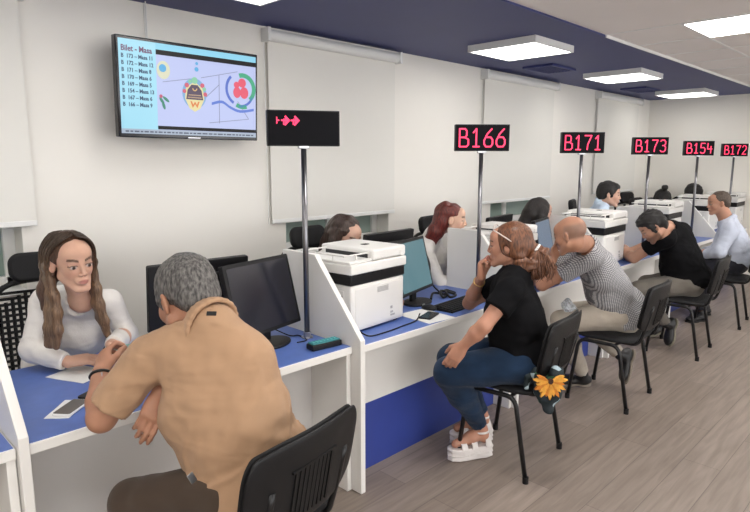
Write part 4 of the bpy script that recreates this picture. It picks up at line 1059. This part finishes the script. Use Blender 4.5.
# -- man in beige polo ------------------------------------------------
beige=cloth('beige_pique',(.44,.275,.165),bump=.3,bscale=900,var=.04)
brown=cloth('brown_trousers',(.065,.045,.032))
m1=dict(label='heavy grey-haired man in a beige polo seen from behind, leaning on the nearest counter',
 pelvis=A3(1.01,1.53,.60),neck=at(212,325,1.86),head=at(187,299,1.93),sl=at(148,358,1.90),sr=at(250,359,1.86),
 el=A3(.655,1.90,.805),wl=at(101,373,2.02),er=A3(1.06,1.80,.84),wr=at(162,392,1.93),
 kl=A3(.72,1.86,.50),kr=A3(.92,1.80,.49),al=A3(.70,1.78,.09),ar=A3(.93,1.86,.09),fl=lt(110),fr=lt(95),
 hdir=(96,28),hs=1.13,build=1.15,belly=1.3,h=.0055,hc=.007,skin=(.40,.20,.125),shirt=beige,trousers=brown,shoes=shoeblk,
 hl=(A3(.35,.62,.45),A3(.75,-.2,-.6),(30,50,40)),hr=(A3(-.55,-.1,-.85),A3(.3,.9,-.2),(12,20,15),.3),hands=1.05,
 sleeve=.80,slw=1.05,wrinkle=.011,wrf=24,fold=.006,foldf=26,collar=True,jaw=1.15,stub=(.32,.22,.18),seed=4,hiplat=lt(5))
person(m1)
gry=hair_mat('grey_hair',(.030,.028,.027),(.17,.16,.15),(45,45,14),.6)
hairvol(m1,'hair',[('e',(0,-.020,.046),(.081,.100,.084),.01),('e',(0,-.062,-.01),(.066,.052,.062),.03),('e',(.072,.008,.02),(.012,.022,.040),.01),('e',(-.072,.008,.02),(.012,.022,.040),.01),
  ('se',(0,.125,-.03),(.09,.075,.105),.01),('se',(.09,.0,-.018),(.022,.028,.034),.004),('se',(-.09,.0,-.018),(.022,.028,.034),.004)],gry,.005,(160,.0022),cuts=[((0,-.09,-.066),(0,.25,-1))])
# polo badge at the nape and wristwatch
r=m1['_root']; T3=m1['_T3']; nk=np.array(m1['neck'])
def patch(name,c,u1,u2,w,h,m,parent,th=.004):
    u1=unit(u1);u2=unit(u2-u1*(u1@u2)); n=np.cross(u1,u2); o_=off_(parent); mb=MB(); vs=[]
    for t in (-th/2,th/2):
        for a,b in ((-1,-1),(1,-1),(1,1),(-1,1)): vs.append(tuple(np.array(c)-o_+u1*a*w/2+u2*b*h/2+n*t))
    mb.add(vs,[(3,2,1,0),(4,5,6,7),(0,1,5,4),(1,2,6,5),(2,3,7,6),(3,0,4,7)]); return mb.build(name,m,parent,bevel=.001)
def ring(name,c,axis,r0,tube,m,parent,flat=1.,seg=24,sq=(1,1)):
    axis=unit(axis); a=unit(np.cross(axis,(0.3,.2,1))); b=np.cross(axis,a); o_=off_(parent); mb=MB()
    P=[tuple(np.array(c)-o_+a*r0*sq[0]*math.cos(2*PI*k/seg)+b*r0*sq[1]*math.sin(2*PI*k/seg)) for k in range(seg+1)]
    mb.tube(P,tube,6,cap=False); return mb.build(name,m,parent,smooth=True)
bd=patch('polo_badge',at(211.5,313.5,1.735),T3[:,0],T3[:,2]+T3[:,1]*.6,.030,.013,M['black'],r)
wax=np.array(m1['wl'])-np.array(m1['el'])
ring('wristwatch_band',np.array(m1['wl'])-unit(wax)*.012,wax,.034,.0055,M['blackmetal'],r)
patch('watch_case',np.array(m1['wl'])-unit(wax)*.012+unit(cR*.2-cF*1.0)*.034,wax,np.cross(wax,cF),.030,.032,M['chrome'],r,.008)
bd.parent=m1['_shirt']
patch('key_fob',at(192,478,1.72),A3(.4,-.3,-1),A3(1,0,0),.03,.02,M['chrome'],r)

# -- woman in black T-shirt -------------------------------------------
jeans=cloth('blue_denim',(.010,.027,.062),var=.25,vscale=9,bump=.3,bscale=700)
la=lt(31)
w2=dict(label='woman with auburn ponytail in a black T-shirt and jeans, hand at her mouth',fem=True,
 pelvis=A3(2.72,1.56,.595),neck=A3(2.685,1.60,1.065),head=at(508,246,3.08),sl=A3(2.49,1.53,.985),sr=A3(2.79,1.71,.985),
 el=at(484,326,2.88),wl=at(463,346,2.95),er=A3(2.80,1.99,.80),wr=A3(2.625,1.79,1.01),
 kl=A3(2.375,1.80,.535),kr=A3(2.53,1.90,.545),al=A3(2.60,1.745,.162),ar=A3(2.76,1.85,.162),fl=lt(152),fr=lt(150),
 hdir=(114,3),nose=.85,hs=.99,build=1.10,belly=1.2,h=.005,skin=(.48,.24,.16),shirt=blackTee,trousers=jeans,sandals=True,
 hl=(A3(-.3,.4,-.75),A3(.6,.5,-.4),(15,25,20)),hr=(A3(-.05,.0,1.),A3(.25,-.9,0.),(45,70,50)),sleeve=.50,slw=1.1,armw=.86,fold=.005,seed=8,hiplat=lt(25),legw=1.15,cuffw=.85,lip=(.45,.18,.15))
person(w2)
aub=hair_mat('auburn_hair',(.060,.022,.011),(.21,.082,.036),(40,40,10))
hairvol(w2,'hair',[('e',(0,-.028,.042),(.085,.104,.088),.01),('e',(0,-.075,-.01),(.07,.05,.065),.03),('e',(.07,-.02,.0),(.018,.05,.05),.02),('e',(-.07,-.02,.0),(.018,.05,.05),.02),
  ('c',[(.045,-.065,-.05),(.045,-.05,-.115)],[.034,.014],.02),('c',[(-.045,-.065,-.05),(-.05,-.045,-.12)],[.034,.014],.02),('c',[(0,-.12,.0),(0,-.15,-.03)],[.028,.022],.02),('se',(0,.138,-.04),(.10,.085,.112),.012),('se',(.095,.004,-.014),(.025,.022,.034),.004),('se',(-.095,.004,-.014),(.025,.022,.034),.004)],aub,.006,(60,.0025,(1,1,.5)))
R=w2['_R'];Hc=w2['_Hc']; hh=lambda x,y,z:Hc+R@A3(x,y,z)
root=w2['_root']
hairvol(w2,'ponytail',[('c',[(0,-.130,-.015),(0.0,-.160,-.055),(.0,-.165,-.105),(.0,-.145,-.15)],[.028,.045,.050,.030],.03),('e',(-.06,-.075,-.09),(.022,.045,.05),.02)],aub,.007,(75,.010))
G=[]
for k in range(9):
    a=2*PI*k/8
    G.append([hh(.012*math.cos(a),-.13+.012*math.sin(a),-.01),hh(.035*math.cos(a),-.165+.03*math.sin(a),-.04),hh(.056*math.cos(a),-.170+.048*math.sin(a),-.095),hh(.060*math.cos(a),-.165+.055*math.sin(a),-.145),hh(.060*math.cos(a),-.155+.055*math.sin(a),-.185)])
strands(w2,'ponytail_curls',G,230,.0030,aub,.008,5,5,.014)
ring('hair_clip',hh(0,-.145,-.018),R@A3(0,-.8,-.5),.026,.007,M['paper'],root)
# sunglasses pushed up on the head
gl=MB(); o_=off_(root)
for sx in (-1,1):
    gl.tube([tuple(hh(sx*.088,-.03,.035)-o_),tuple(hh(sx*.088,.03,.075)-o_),tuple(hh(sx*.078,.06,.092)-o_)],.0035,6)
gl.tube([tuple(hh(x,.062-.2*x*x,.118+.0*x-abs(x)*.25)-o_) for x in (-.078,-.05,-.02,.02,.05,.078)],.0035,6)
gl.build('sunglasses',mat('pearl_frame',(.62,.55,.5),.3),root,smooth=True)
# sandals: chunky white sole and straps
def sandal(o,A_,ft):
    root=o['_root']; fd=unit(ft); rt=np.cross(fd,(0,0,1)); Rf=np.stack([rt,fd,A3(0,0,1)],1); A_=np.array(A_)
    zf=A_[2]
    c=A3(A_[0],A_[1],0); pl_=[(-.068,.0),(-.060,.030),(-.03,.043),(.03,.041),(.09,.047),(.145,.046),(.185,.030),(.198,.0),(.185,-.028),(.145,-.044),(.09,-.044),(.03,-.038),(-.03,-.042),(-.060,-.030)]
    vs=[]; cc=c-off_(root); N_=len(pl_)
    for zz,k in ((.004,.94),(.010,1.02),(.03,.97),(.034,1.03),(.05,.98),(.066,1.04),(.074,.98)):
        for (f_,r_) in pl_: vs.append(tuple(cc+fd*(.065+(f_-.065)*k)+rt*r_*k+A3(0,0,zz)))
    fs=[tuple(range(N_-1,-1,-1)),tuple(6*N_+i for i in range(N_))]+[(j*N_+i,j*N_+(i+1)%N_,(j+1)*N_+(i+1)%N_,(j+1)*N_+i) for j in range(6) for i in range(N_)]
    MB().add(vs,fs).build('sandal_sole',M['sandal'],root,bevel=.003)
    for (f0,zz,w,hh_) in ((-.03,.075,.040,.060),(.055,.06,.043,.048),(.115,.052,.044,.036)):
        vs=[];fs=[];n_=15
        for k in range(n_):
            t=PI*k/(n_-1)
            for (df,dr) in ((-.017,0),(.017,0),(.017,.005),(-.017,.005)):
                vs.append(tuple(c+fd*(f0+df)+rt*(w+dr)*math.cos(t)+A3(0,0,.066+(hh_+dr)*math.sin(t))-off_(root)))
        for k in range(n_-1):
            for q in range(4): fs.append((k*4+q,k*4+(q+1)%4,(k+1)*4+(q+1)%4,(k+1)*4+q))
        fs+=[(0,1,2,3),((n_-1)*4+3,(n_-1)*4+2,(n_-1)*4+1,(n_-1)*4)]
        MB().add(vs,fs).build('sandal_strap',M['sandal'],root,bevel=.001)
    ring('ankle_strap',A_+A3(0,0,-.012),(0,0,1),.038,.007,M['sandal'],root)
M['sandal']=mat('white_sandal',(.72,.68,.66),.5,bump=.2,bscale=60)
sandal(w2,w2['al'],w2['fl']); sandal(w2,w2['ar'],w2['fr'])
ring('bracelet',np.array(w2['wr'])-A3(0,0,.03)+A3(.01,.02,0),np.array(w2['wr'])-np.array(w2['er']),.030,.003,mat('gold',(.6,.4,.15),.3,metal=1),root)

# -- bald man in patterned shirt --------------------------------------
def check_mat():
    m=bpy.data.materials.new('houndstooth'); m.use_nodes=True; nt=m.node_tree; b=nt.nodes['Principled BSDF']
    tc=nt.nodes.new('ShaderNodeTexCoord'); mp=nt.nodes.new('ShaderNodeMapping'); mp.inputs['Rotation'].default_value=(.0,.35,.5)
    nt.links.new(tc.outputs['Object'],mp.inputs['Vector'])
    w1=nt.nodes.new('ShaderNodeTexWave'); w1.wave_type='BANDS'; w1.bands_direction='Z'; w1.inputs['Scale'].default_value=32
    w2_=nt.nodes.new('ShaderNodeTexWave'); w2_.wave_type='BANDS'; w2_.bands_direction='X'; w2_.inputs['Scale'].default_value=29
    for w in (w1,w2_): nt.links.new(mp.outputs['Vector'],w.inputs['Vector']); w.inputs['Distortion'].default_value=.6; w.inputs['Detail Scale'].default_value=2
    mx=nt.nodes.new('ShaderNodeMath'); mx.operation='MULTIPLY'; nt.links.new(w1.outputs['Fac'],mx.inputs[0]); nt.links.new(w2_.outputs['Fac'],mx.inputs[1])
    r=nt.nodes.new('ShaderNodeValToRGB'); r.color_ramp.elements[0].position=.18; r.color_ramp.elements[1].position=.36; r.color_ramp.elements[0].color=(.15,.15,.165,1); r.color_ramp.elements[1].color=(.56,.55,.55,1)
    nt.links.new(mx.outputs['Value'],r.inputs['Fac']); nt.links.new(r.outputs['Color'],b.inputs['Base Color']); b.inputs['Roughness'].default_value=.85
    return m
stone=cloth('stone_trousers',(.42,.37,.31))
m3=dict(label='bald man in a black and white patterned shirt, cheek on his hand',
 pelvis=A3(4.02,1.56,.60),neck=A3(3.70,1.71,1.085),head=at(570,236,3.62),sl=A3(3.62,1.62,1.02),sr=A3(3.92,1.83,1.03),
 el=A3(3.585,1.95,.80),wl=A3(3.80,2.02,.80),er=A3(3.70,2.06,.80),wr=A3(3.555,1.865,.985),
 kl=A3(3.72,1.86,.53),kr=A3(4.0,1.90,.53),al=A3(3.96,1.80,.10),ar=A3(4.17,1.62,.24),fl=lt(125),fr=A3(-.40,.0,-.80),
 hdir=(93,16),hs=.98,build=1.08,belly=1.2,h=.007,skin=(.44,.22,.14),shirt=check_mat(),trousers=stone,shoes=shoeblk,sole=mat('tan_sole',(.25,.21,.17),.7),tiltfeet=True,
 hl=(A3(.9,.2,.0),A3(0,0,-1),(20,30,20)),hr=(A3(.0,-.10,1.),A3(0,-1,.1),(15,25,20)),sleeve=.58,fold=.005,seed=11,buzz=(.16,.12,.10),brow=(.12,.09,.07),legw=1.1,hiplat=lt(20))
person(m3)
# -- man in black T-shirt ---------------------------------------------
greyTr=cloth('grey_trousers',(.16,.145,.125))
m4=dict(label='dark-haired bearded man in a black T-shirt bent over the counter',
 pelvis=A3(5.46,1.58,.60),neck=at(669,229,4.99),head=at(653,227,4.86),sl=at(665,238,4.86),sr=at(682,231,5.18),
 el=A3(5.17,1.955,.80),wl=A3(5.36,2.10,.80),er=A3(5.42,2.08,.80),wr=A3(5.30,2.19,.81),
 kl=A3(5.14,1.88,.53),kr=A3(5.42,1.92,.53),al=A3(5.42,1.72,.20),ar=A3(5.72,1.88,.11),fl=A3(-.25,.05,-.9),fr=lt(170),
 hdir=(122,40),hs=1.05,build=1.2,belly=1.25,h=.008,skin=(.46,.25,.17),shirt=blackTee,trousers=greyTr,shoes=shoeblk,sole=mat('khaki_sole',(.22,.20,.15),.7),tiltfeet=True,
 hl=(A3(.7,.6,.1),A3(0,0,-1),(25,40,30)),hr=(A3(-.9,.3,.1),A3(0,0,-1),(25,40,30)),sleeve=.55,seed=15,x=0,stub=(.02,.012,.01),hiplat=lt(20))
person(m4)
blk=hair_mat('black_hair',(.004,.0035,.0035),(.013,.010,.009),(50,50,20),.65)
short=[('e',(0,-.018,.050),(.083,.103,.086),.01),('e',(0,-.062,-.01),(.068,.05,.062),.03),('e',(0,.055,.085),(.055,.035,.03),.02),('e',(.073,.012,.01),(.011,.02,.045),.01),('e',(-.073,.012,.01),(.011,.02,.045),.01),
  ('se',(0,.135,-.03),(.09,.075,.10),.008),('se',(.09,-.003,-.018),(.022,.024,.030),.004),('se',(-.09,-.003,-.018),(.022,.024,.030),.004)]
hairvol(m4,'hair',short,blk,.007,(100,.007),cuts=[((0,-.09,-.068),(0,.25,-1))])
# -- grey-haired man, pale blue shirt ---------------------------------
pale=cloth('pale_blue_shirt',(.50,.54,.64))
m5=dict(label='grey-haired man in a pale blue long-sleeved shirt facing left at the far counter',
 pelvis=A3(6.86,1.58,.60),neck=at(727,221,6.0),head=at(718,203.5,6.0),sl=at(730,232,5.82),sr=at(731,230,6.2),
 el=at(719,252,5.80),wl=at(706,254,5.98),er=at(716,250,6.3),wr=at(704,252,6.2),
 kl=A3(6.48,1.86,.53),kr=A3(6.75,1.90,.53),al=A3(6.55,1.75,.09),ar=A3(6.85,1.80,.09),fl=lt(150),fr=lt(150),
 hdir=(128,8),hs=.98,build=1.22,belly=1.25,h=.008,skin=(.46,.24,.16),shirt=pale,trousers=navyTr,shoes=shoeblk,collar=True,
 hl=(A3(.3,.9,0.),A3(0,0,-1)),hr=(A3(-.9,.3,0.),A3(0,0,-1)),sleeve=2,fold=.006,seed=19,brow=(.12,.1,.08),hiplat=lt(25))
person(m5)
salt=hair_mat('salt_hair',(.035,.022,.016),(.13,.095,.07),(60,60,30),.6)
hairvol(m5,'hair',[('e',(0,-.026,.046),(.081,.098,.082),.01),('e',(0,-.066,-.01),(.068,.048,.06),.03),('se',(0,.150,-.035),(.09,.080,.10),.008),('se',(.09,.0,-.018),(.022,.024,.030),.004),('se',(-.09,.0,-.018),(.022,.024,.030),.004)],salt,.008,(120,.003),cuts=[((0,-.09,-.06),(0,.25,-1))])

# -- clerks ------------------------------------------------------------
blouse=cloth('white_blouse',(.74,.71,.67),bump=.15,bscale=200,var=.02)
c1=dict(label='young clerk with long light-brown hair in a white blouse at the nearest counter',fem=True,
 pelvis=A3(.84,3.00,.60),neck=at(82,300,2.52),head=at(72,262,2.40),sl=at(110,304,2.66),sr=at(44,300,2.60),
 el=at(126,334,2.72),wl=at(112,345,2.46),er=at(32,350,2.50),wr=at(68,362,2.46),
 kl=A3(1.0,2.60,.54),kr=A3(.72,2.60,.54),al=A3(1.0,2.62,.09),ar=A3(.72,2.62,.09),fl=lt(-90),fr=lt(-90),
 hdir=(275,7,-4),hs=1.0,build=.93,h=.0034,hc=.006,skin=(.60,.36,.26),shirt=blouse,trousers=navyTr,shoes=shoeblk,jaw=.84,nose=.85,ears=True,
 hl=(A3(.2,-.75,.05),A3(-.6,0,-.6),(30,45,30)),hr=(A3(.85,-.35,.05),A3(0.1,.3,-1),(20,35,30)),sleeve=2,fold=.006,foldf=40,seed=23,lip=(.42,.16,.14),brow=(.07,.035,.02),vneck=True,necklow=.035,hands=.92,tb=1.35)
person(c1)
lb=hair_mat('light_brown_hair',(.085,.045,.024),(.25,.150,.085),(60,60,4),.4,ombre=(1.13,1.30),bmp=.15)
lbd=hair_mat('brown_hair_root',(.035,.016,.010),(.11,.055,.03),(60,60,8),.4)
hairvol(c1,'hair',[('e',(0,-.026,.042),(.080,.098,.086),.01),('e',(0,-.075,-.02),(.072,.055,.075),.03),('e',(.074,-.025,.0),(.012,.036,.060),.02),('e',(-.075,-.010,.0),(.013,.040,.060),.02),
  ('c',[(.060,-.075,-.04),(.085,-.070,-.12),(.105,-.05,-.19)],[.030,.030,.015],.03),('se',(0,.130,-.026),(.074,.080,.104),.008),('se',(.092,.000,-.012),(.026,.024,.034),.004)],lbd,.0045,(120,.0015,(1,1,.3)))
R=c1['_R'];Hc=c1['_Hc']
def hl_(x,y,z): return Hc+R@A3(x,y,z)
def curtain(side):
    G=[]
    for k in range(7):
        f=k/6.
        y0=(.050 if side<0 else .030)-.11*f
        sx=side
        p=[hl_(sx*.004,y0*.9+.012,.131-.5*max(0,y0)**2*20*.0-.010*f-max(0,y0)*.25),hl_(sx*.046,y0+.010,.112-max(0,y0)*.2),hl_(sx*.080,y0*.8-(.004 if side<0 else .020),.055),
           hl_(sx*.084,y0*.7-(.012 if side<0 else .036),-.015),hl_(sx*.080,y0*.7-(.016 if side<0 else .034),-.070)]
        b=p[-1]; out=R[:,0]*side; fw=unit(A3(R[0,1],R[1,1],0))
        for (dz,o1,f1) in ((.06,-.004,.012),(.13,-.006,.022),(.20,-.002,.030),(.27,.006,.030)):
            p.append(b+A3(0,0,-dz)+out*(o1+.020*f*dz/.2+((.015*dz/.27) if side<0 else .0))+fw*(f1*(1-.4*f)+.01*f))
        G.append(p)
    return G
for sd,sn in ((1,31),(-1,32)):
    g=curtain(sd)
    rows=[[tuple(q) for q in row] for row in g]
    hairvol(c1,'hair_lock',[('c',[tuple(x)+(0,) for x in g[i][2:]],[.006,.010,.014,.017,.019,.018,.012],.02) for i in (1,3,5)],lb,.005,(100,.002,(1,1,.15)))
    strands(c1,'hair_strands',rows,520,.0017,lb,.0045,sn,4)
# blouse collar and placket, bracelet
root=c1['_root']; nk=np.array(c1['neck']); T3=c1['_T3']
fwd1=unit(A3(R[0,1],R[1,1],0))
# -- second clerk behind the printer -------------------------------------
dkb=hair_mat('dark_brown_hair',(.018,.010,.008),(.07,.038,.025),(50,50,8))
def clerk(label,u,v,t,hd,ch,P,fem,shirt,hair,skin=(.58,.36,.27),h=.008,hs=1.,latd=None,seed=1,**k):
    ch=np.array(ch,float); P=np.array(P,float); l=lt(latd if latd is not None else hd[0]-90)
    w=.155 if fem else .18; f=lt((latd if latd is not None else hd[0]-90)+90)
    Hd=at(u,v,t); nk=ch+A3(0,0,.05)+(Hd-ch)*.25
    SL_,SR_=ch-l*w,ch+l*w
    o=dict(label=label,fem=fem,pelvis=P,neck=nk,head=Hd,sl=SL_,sr=SR_,el=SL_+f*.12+A3(0,0,-.24)-l*.04,er=SR_+f*.12+A3(0,0,-.24)+l*.04,
      wl=SL_+f*.33+A3(0,0,-.21)+l*.03,wr=SR_+f*.33+A3(0,0,-.21)-l*.03,kl=P+f*.40-l*.1+A3(0,0,-.05),kr=P+f*.40+l*.1+A3(0,0,-.05),
      al=P+f*.36-l*.1+A3(0,0,-P[2]+.09),ar=P+f*.36+l*.1+A3(0,0,-P[2]+.09),fl=f,fr=f,hdir=hd,hs=hs,build=.88 if fem else 1.,h=h,hc=.009,skin=skin,shirt=shirt,trousers=navyTr,shoes=shoeblk,
      hl=(f,A3(0,0,-1)),hr=(f,A3(0,0,-1)),sleeve=2,seed=seed,jaw=.94 if fem else 1.05)
    o.update(k); person(o); return o
longhair=lambda d=.25,w=1.:[('e',(0,-.028,.044),(.086,.104,.090),.01),('e',(0,-.078,-.02),(.078,.055,.08),.03),('e',(.078,-.01,.0),(.016,.045,.065),.02),('e',(-.078,-.01,.0),(.016,.045,.065),.02),
   ('c',[(.080,-.02,-.03),(.088,-.03,-.11),(.095,-.03,-.12-d*.4)],[.022,.026,.018],.03),('c',[(-.080,-.02,-.03),(-.088,-.03,-.11),(-.095,-.03,-.12-d*.4)],[.022,.026,.018],.03),
   ('c',[(0,-.09,-.02),(0,-.11,-.12),(0,-.10,-.12-d*.5)],[.07,.06,.045],.04),
   ('se',(0,.13,-.03),(.070,.085,.115),.010)]
c2=clerk('clerk with dark wavy hair looking down behind the big white printer',346,237,3.75,(273,18,0),(2.50,2.82,1.0),(2.47,2.90,.60),True,blouse,dkb,h=.006,latd=180,seed=31,hs=1.05)
hairvol(c2,'hair',longhair(.3),dkb,.006,(60,.008,(1,1,.6)))
redh=hair_mat('red_hair',(.060,.010,.008),(.20,.030,.020),(50,50,6))
c3=clerk('red-haired clerk in profile leaning forward to the right',452,220,4.3,(-53,4,0),(3.40,2.80,1.0),(3.62,2.95,.60),True,blouse,redh,h=.006,latd=-150,seed=33,skin=(.66,.42,.31),ears=True)
hairvol(c3,'hair',[('e',(0,-.030,.046),(.082,.100,.088),.01),('e',(0,-.080,-.01),(.070,.055,.07),.03),
   ('c',[(.03,-.07,-.02),(.03,-.11,-.09),(.02,-.15,-.17),(.01,-.17,-.23)],[.055,.055,.045,.02],.03),('c',[(-.03,-.07,-.02),(-.03,-.11,-.09),(-.02,-.15,-.17)],[.055,.055,.040],.03),
   ('se',(0,.125,-.03),(.10,.080,.115),.010),('se',(.095,.004,-.012),(.025,.020,.030),.004)],redh,.006,(60,.006,(1,1,.4)))
c4=clerk('dark-haired clerk looking right, partly behind the slate blue monitor',540,213,5.15,(-36,12,0),(4.62,2.74,1.0),(4.55,2.95,.60),True,blouse,blk,h=.008,latd=-160,seed=35)
hairvol(c4,'hair',longhair(.3),hair_mat('near_black_hair',(.006,.004,.004),(.020,.013,.011),(50,50,8),.6),.008,(60,.005,(1,1,.4)))
bluesh=cloth('light_blue_shirt',(.55,.66,.80))
c5=clerk('young man with short black hair in a light blue shirt, in profile to the right',609,195,5.65,(-62,4,0),(5.60,2.47,1.13),(5.56,2.86,.72),False,bluesh,blk,h=.008,latd=-150,seed=37,collar=True,wl=A3(5.65,2.30,.82),wr=A3(5.30,2.25,.82),el=A3(5.68,2.52,.88),er=A3(5.34,2.42,.88),kl=A3(5.6,2.86,.40),kr=A3(5.4,2.86,.40),al=A3(5.6,2.95,.09),ar=A3(5.4,2.95,.09),jaw=.95)
hairvol(c5,'hair',short,blk,.007,(100,.003),cuts=[((0,-.09,-.05),(0,.25,-1))])
c6=clerk('clerk with a black hair bun bent down behind a monitor',662,202,7.5,(215,36,0),(7.75,2.85,.98),(7.85,3.0,.60),True,cloth('cream_blouse',(.7,.66,.6)),blk,h=.009,latd=130,seed=39,hs=1.14)
hairvol(c6,'hair',[('e',(0,-.025,.046),(.088,.108,.090),.01),('e',(0,-.05,.165),(.034,.034,.032),.01),('c',[(.08,-.02,.02),(.09,-.03,-.09)],[.02,.015],.02),('c',[(-.08,-.02,.02),(-.09,-.03,-.09)],[.02,.015],.02),('se',(0,.13,-.03),(.075,.085,.11),.01)],blk,.008,(60,.005))
c7=clerk('farthest clerk, black hair falling forward over the face',693,196,8.4,(215,30,0),(8.7,2.80,1.0),(8.8,2.98,.60),True,blackTee,blk,h=.009,latd=130,seed=41,hs=1.2)
hairvol(c7,'hair',[('e',(0,-.02,.046),(.10,.115,.095),.01),('c',[(.085,.02,.0),(.11,.05,-.08),(.13,.05,-.14)],[.04,.035,.02],.03),('c',[(-.08,-.0,.0),(-.09,-.03,-.09)],[.035,.025],.02),('se',(-.01,.14,-.05),(.06,.07,.10),.01)],blk,.008,(60,.006))

# ---------------------------------------------------------------- held and draped things
# card passed between clerk and visitor
def slab(name,c,u1,u2,w,h,th,m,label,cat):
    u1=unit(u1);u2=unit(np.array(u2)-u1*(u1@np.array(u2))); n=np.cross(u1,u2)
    o=MB().prism(rrect(w,h,min(w,h)*.12,4),-th/2,th/2,'z').build(name,m,None,bevel=th*.3)
    o.matrix_world=Matrix(((u1[0],u2[0],n[0],c[0]),(u1[1],u2[1],n[1],c[1]),(u1[2],u2[2],n[2],c[2]),(0,0,0,1))); tag(o,label,cat); return o
slab('identity_card',at(120,352,2.20),A3(.85,-.5,.05),A3(.3,.5,.8),.095,.055,.006,M['cardgreen'],'grey-green card held between the clerk and the man in the beige polo','card')
# sunflower cloth hanging at the chair back of the woman in black
def flower_mat():
    m=bpy.data.materials.new('sunflower_print'); m.use_nodes=True; nt=m.node_tree; b=nt.nodes['Principled BSDF']
    tc=nt.nodes.new('ShaderNodeTexCoord'); vo=nt.nodes.new('ShaderNodeTexVoronoi'); vo.inputs['Scale'].default_value=26
    nt.links.new(tc.outputs['Object'],vo.inputs['Vector'])
    r=nt.nodes.new('ShaderNodeValToRGB'); r.color_ramp.interpolation='CONSTANT'
    e=r.color_ramp.elements; e[0].position=0; e[0].color=(.008,.018,.022,1); e[1].position=.62; e[1].color=(.05,.14,.07,1)
    x=e.new(.74); x.color=(.01,.02,.03,1); x=e.new(.86); x.color=(.35,.45,.5,1); x=e.new(.93); x.color=(.012,.02,.025,1)
    sp=nt.nodes.new('ShaderNodeSeparateColor'); nt.links.new(vo.outputs['Color'],sp.inputs[0]); nt.links.new(sp.outputs[0],r.inputs['Fac']); nt.links.new(r.outputs['Color'],b.inputs['Base Color']); b.inputs['Roughness'].default_value=.8
    return m
sc=empty('patterned_cloth',tuple(at(548,390,2.93)),0,'dark cloth printed with a yellow sunflower hanging from the chair of the woman in black','cloth')
v=Vol(*bounds([at(535,372,2.93),at(560,415,2.93),at(522,372,2.95)],.12),.006)
v.chain([at(556,374,2.93),at(553,392,2.93),at(549,408,2.92)],[.036,.040,.020],.03); v.chain([at(538,374,2.95),at(541,392,2.94),at(547,408,2.93)],[.026,.026,.015],.03); v.chain([at(529,376,2.98),at(526,388,2.97)],[.014,.016],.02)
v.fn(ramp_noise(77,80,.008)); Vt,F=v.mesh(); cf=np_mesh('cloth_folds',Vt,F,flower_mat(),sc)
pm=mat('sunflower_petal',(.75,.36,.05),.8,var=.15,vscale=60); cen=at(550,381,2.86); e1=unit(cR); e2=unit(A3(0,0,1)); o_=off_(sc)
pm2=mat('sunflower_petal_deep',(.60,.20,.02),.8,var=.15,vscale=60)
MB().disc(Matrix.Translation(tuple(cen-o_))@Matrix(((e1[0],e2[0],-cF.x,0),(e1[1],e2[1],-cF.y,0),(e1[2],e2[2],-cF.z,0),(0,0,0,1))),.014,14,th=.014).build('flower_heart',mat('flower_heart',(.05,.02,.01),.9),sc).parent=cf
for k in range(15):
    a=-PI*1.12+PI*1.24*k/14; d=e1*math.cos(a)*.9+e2*math.sin(a); Lp=.082 if k%2 else .066
    c_=cen-o_+d*.012; n_=np.cross(e1,e2); s_=np.cross(n_,d)
    pts=[c_,c_+d*Lp*.35+s_*.0085,c_+d*Lp*.75+s_*.0085,c_+d*Lp,c_+d*Lp*.75-s_*.0085,c_+d*Lp*.35-s_*.0085]
    vs=[tuple(p+n_*t) for t in (-.004,.014) for p in pts]; n6=6
    MB().add(vs,[tuple(range(n6)),tuple(range(11,5,-1))]+[(i,i+6,(i+1)%6+6,(i+1)%6) for i in range(6)]).build('petal',pm if k%3 else pm2,sc).parent=cf
# clear plastic bottle held by the bald man
pl=mat('clear_plastic',(.75,.8,.85),.12,trans=.75); pl.node_tree.nodes['Principled BSDF'].inputs['IOR'].default_value=1.2

pb=empty('plastic_bag',tuple(at(569,308,3.95)),0,'crumpled clear plastic bag on the lap of the bald man','plastic bag')
c_=at(569,308,3.95); v=Vol(*bounds([c_],.15),.006)
v.ell(c_,(.060,.045,.035),None,.02); v.ell(c_+A3(-.05,.0,.02),(.035,.03,.028),None,.02); v.ell(c_+A3(.03,.03,.03),(.03,.03,.02),None,.02); v.fn(ramp_noise(91,75,.010))
Vt,F=v.mesh(); np_mesh('crumpled_film',Vt,F,pl,pb)
slab('blue_card',A3(5.27,2.04,.7535),A3(1,.2,0),A3(-.2,1,0),.10,.07,.005,mat('blue_card',(.03,.06,.20),.4),'dark blue card on the counter by the forearm of the man in the black T-shirt','card')
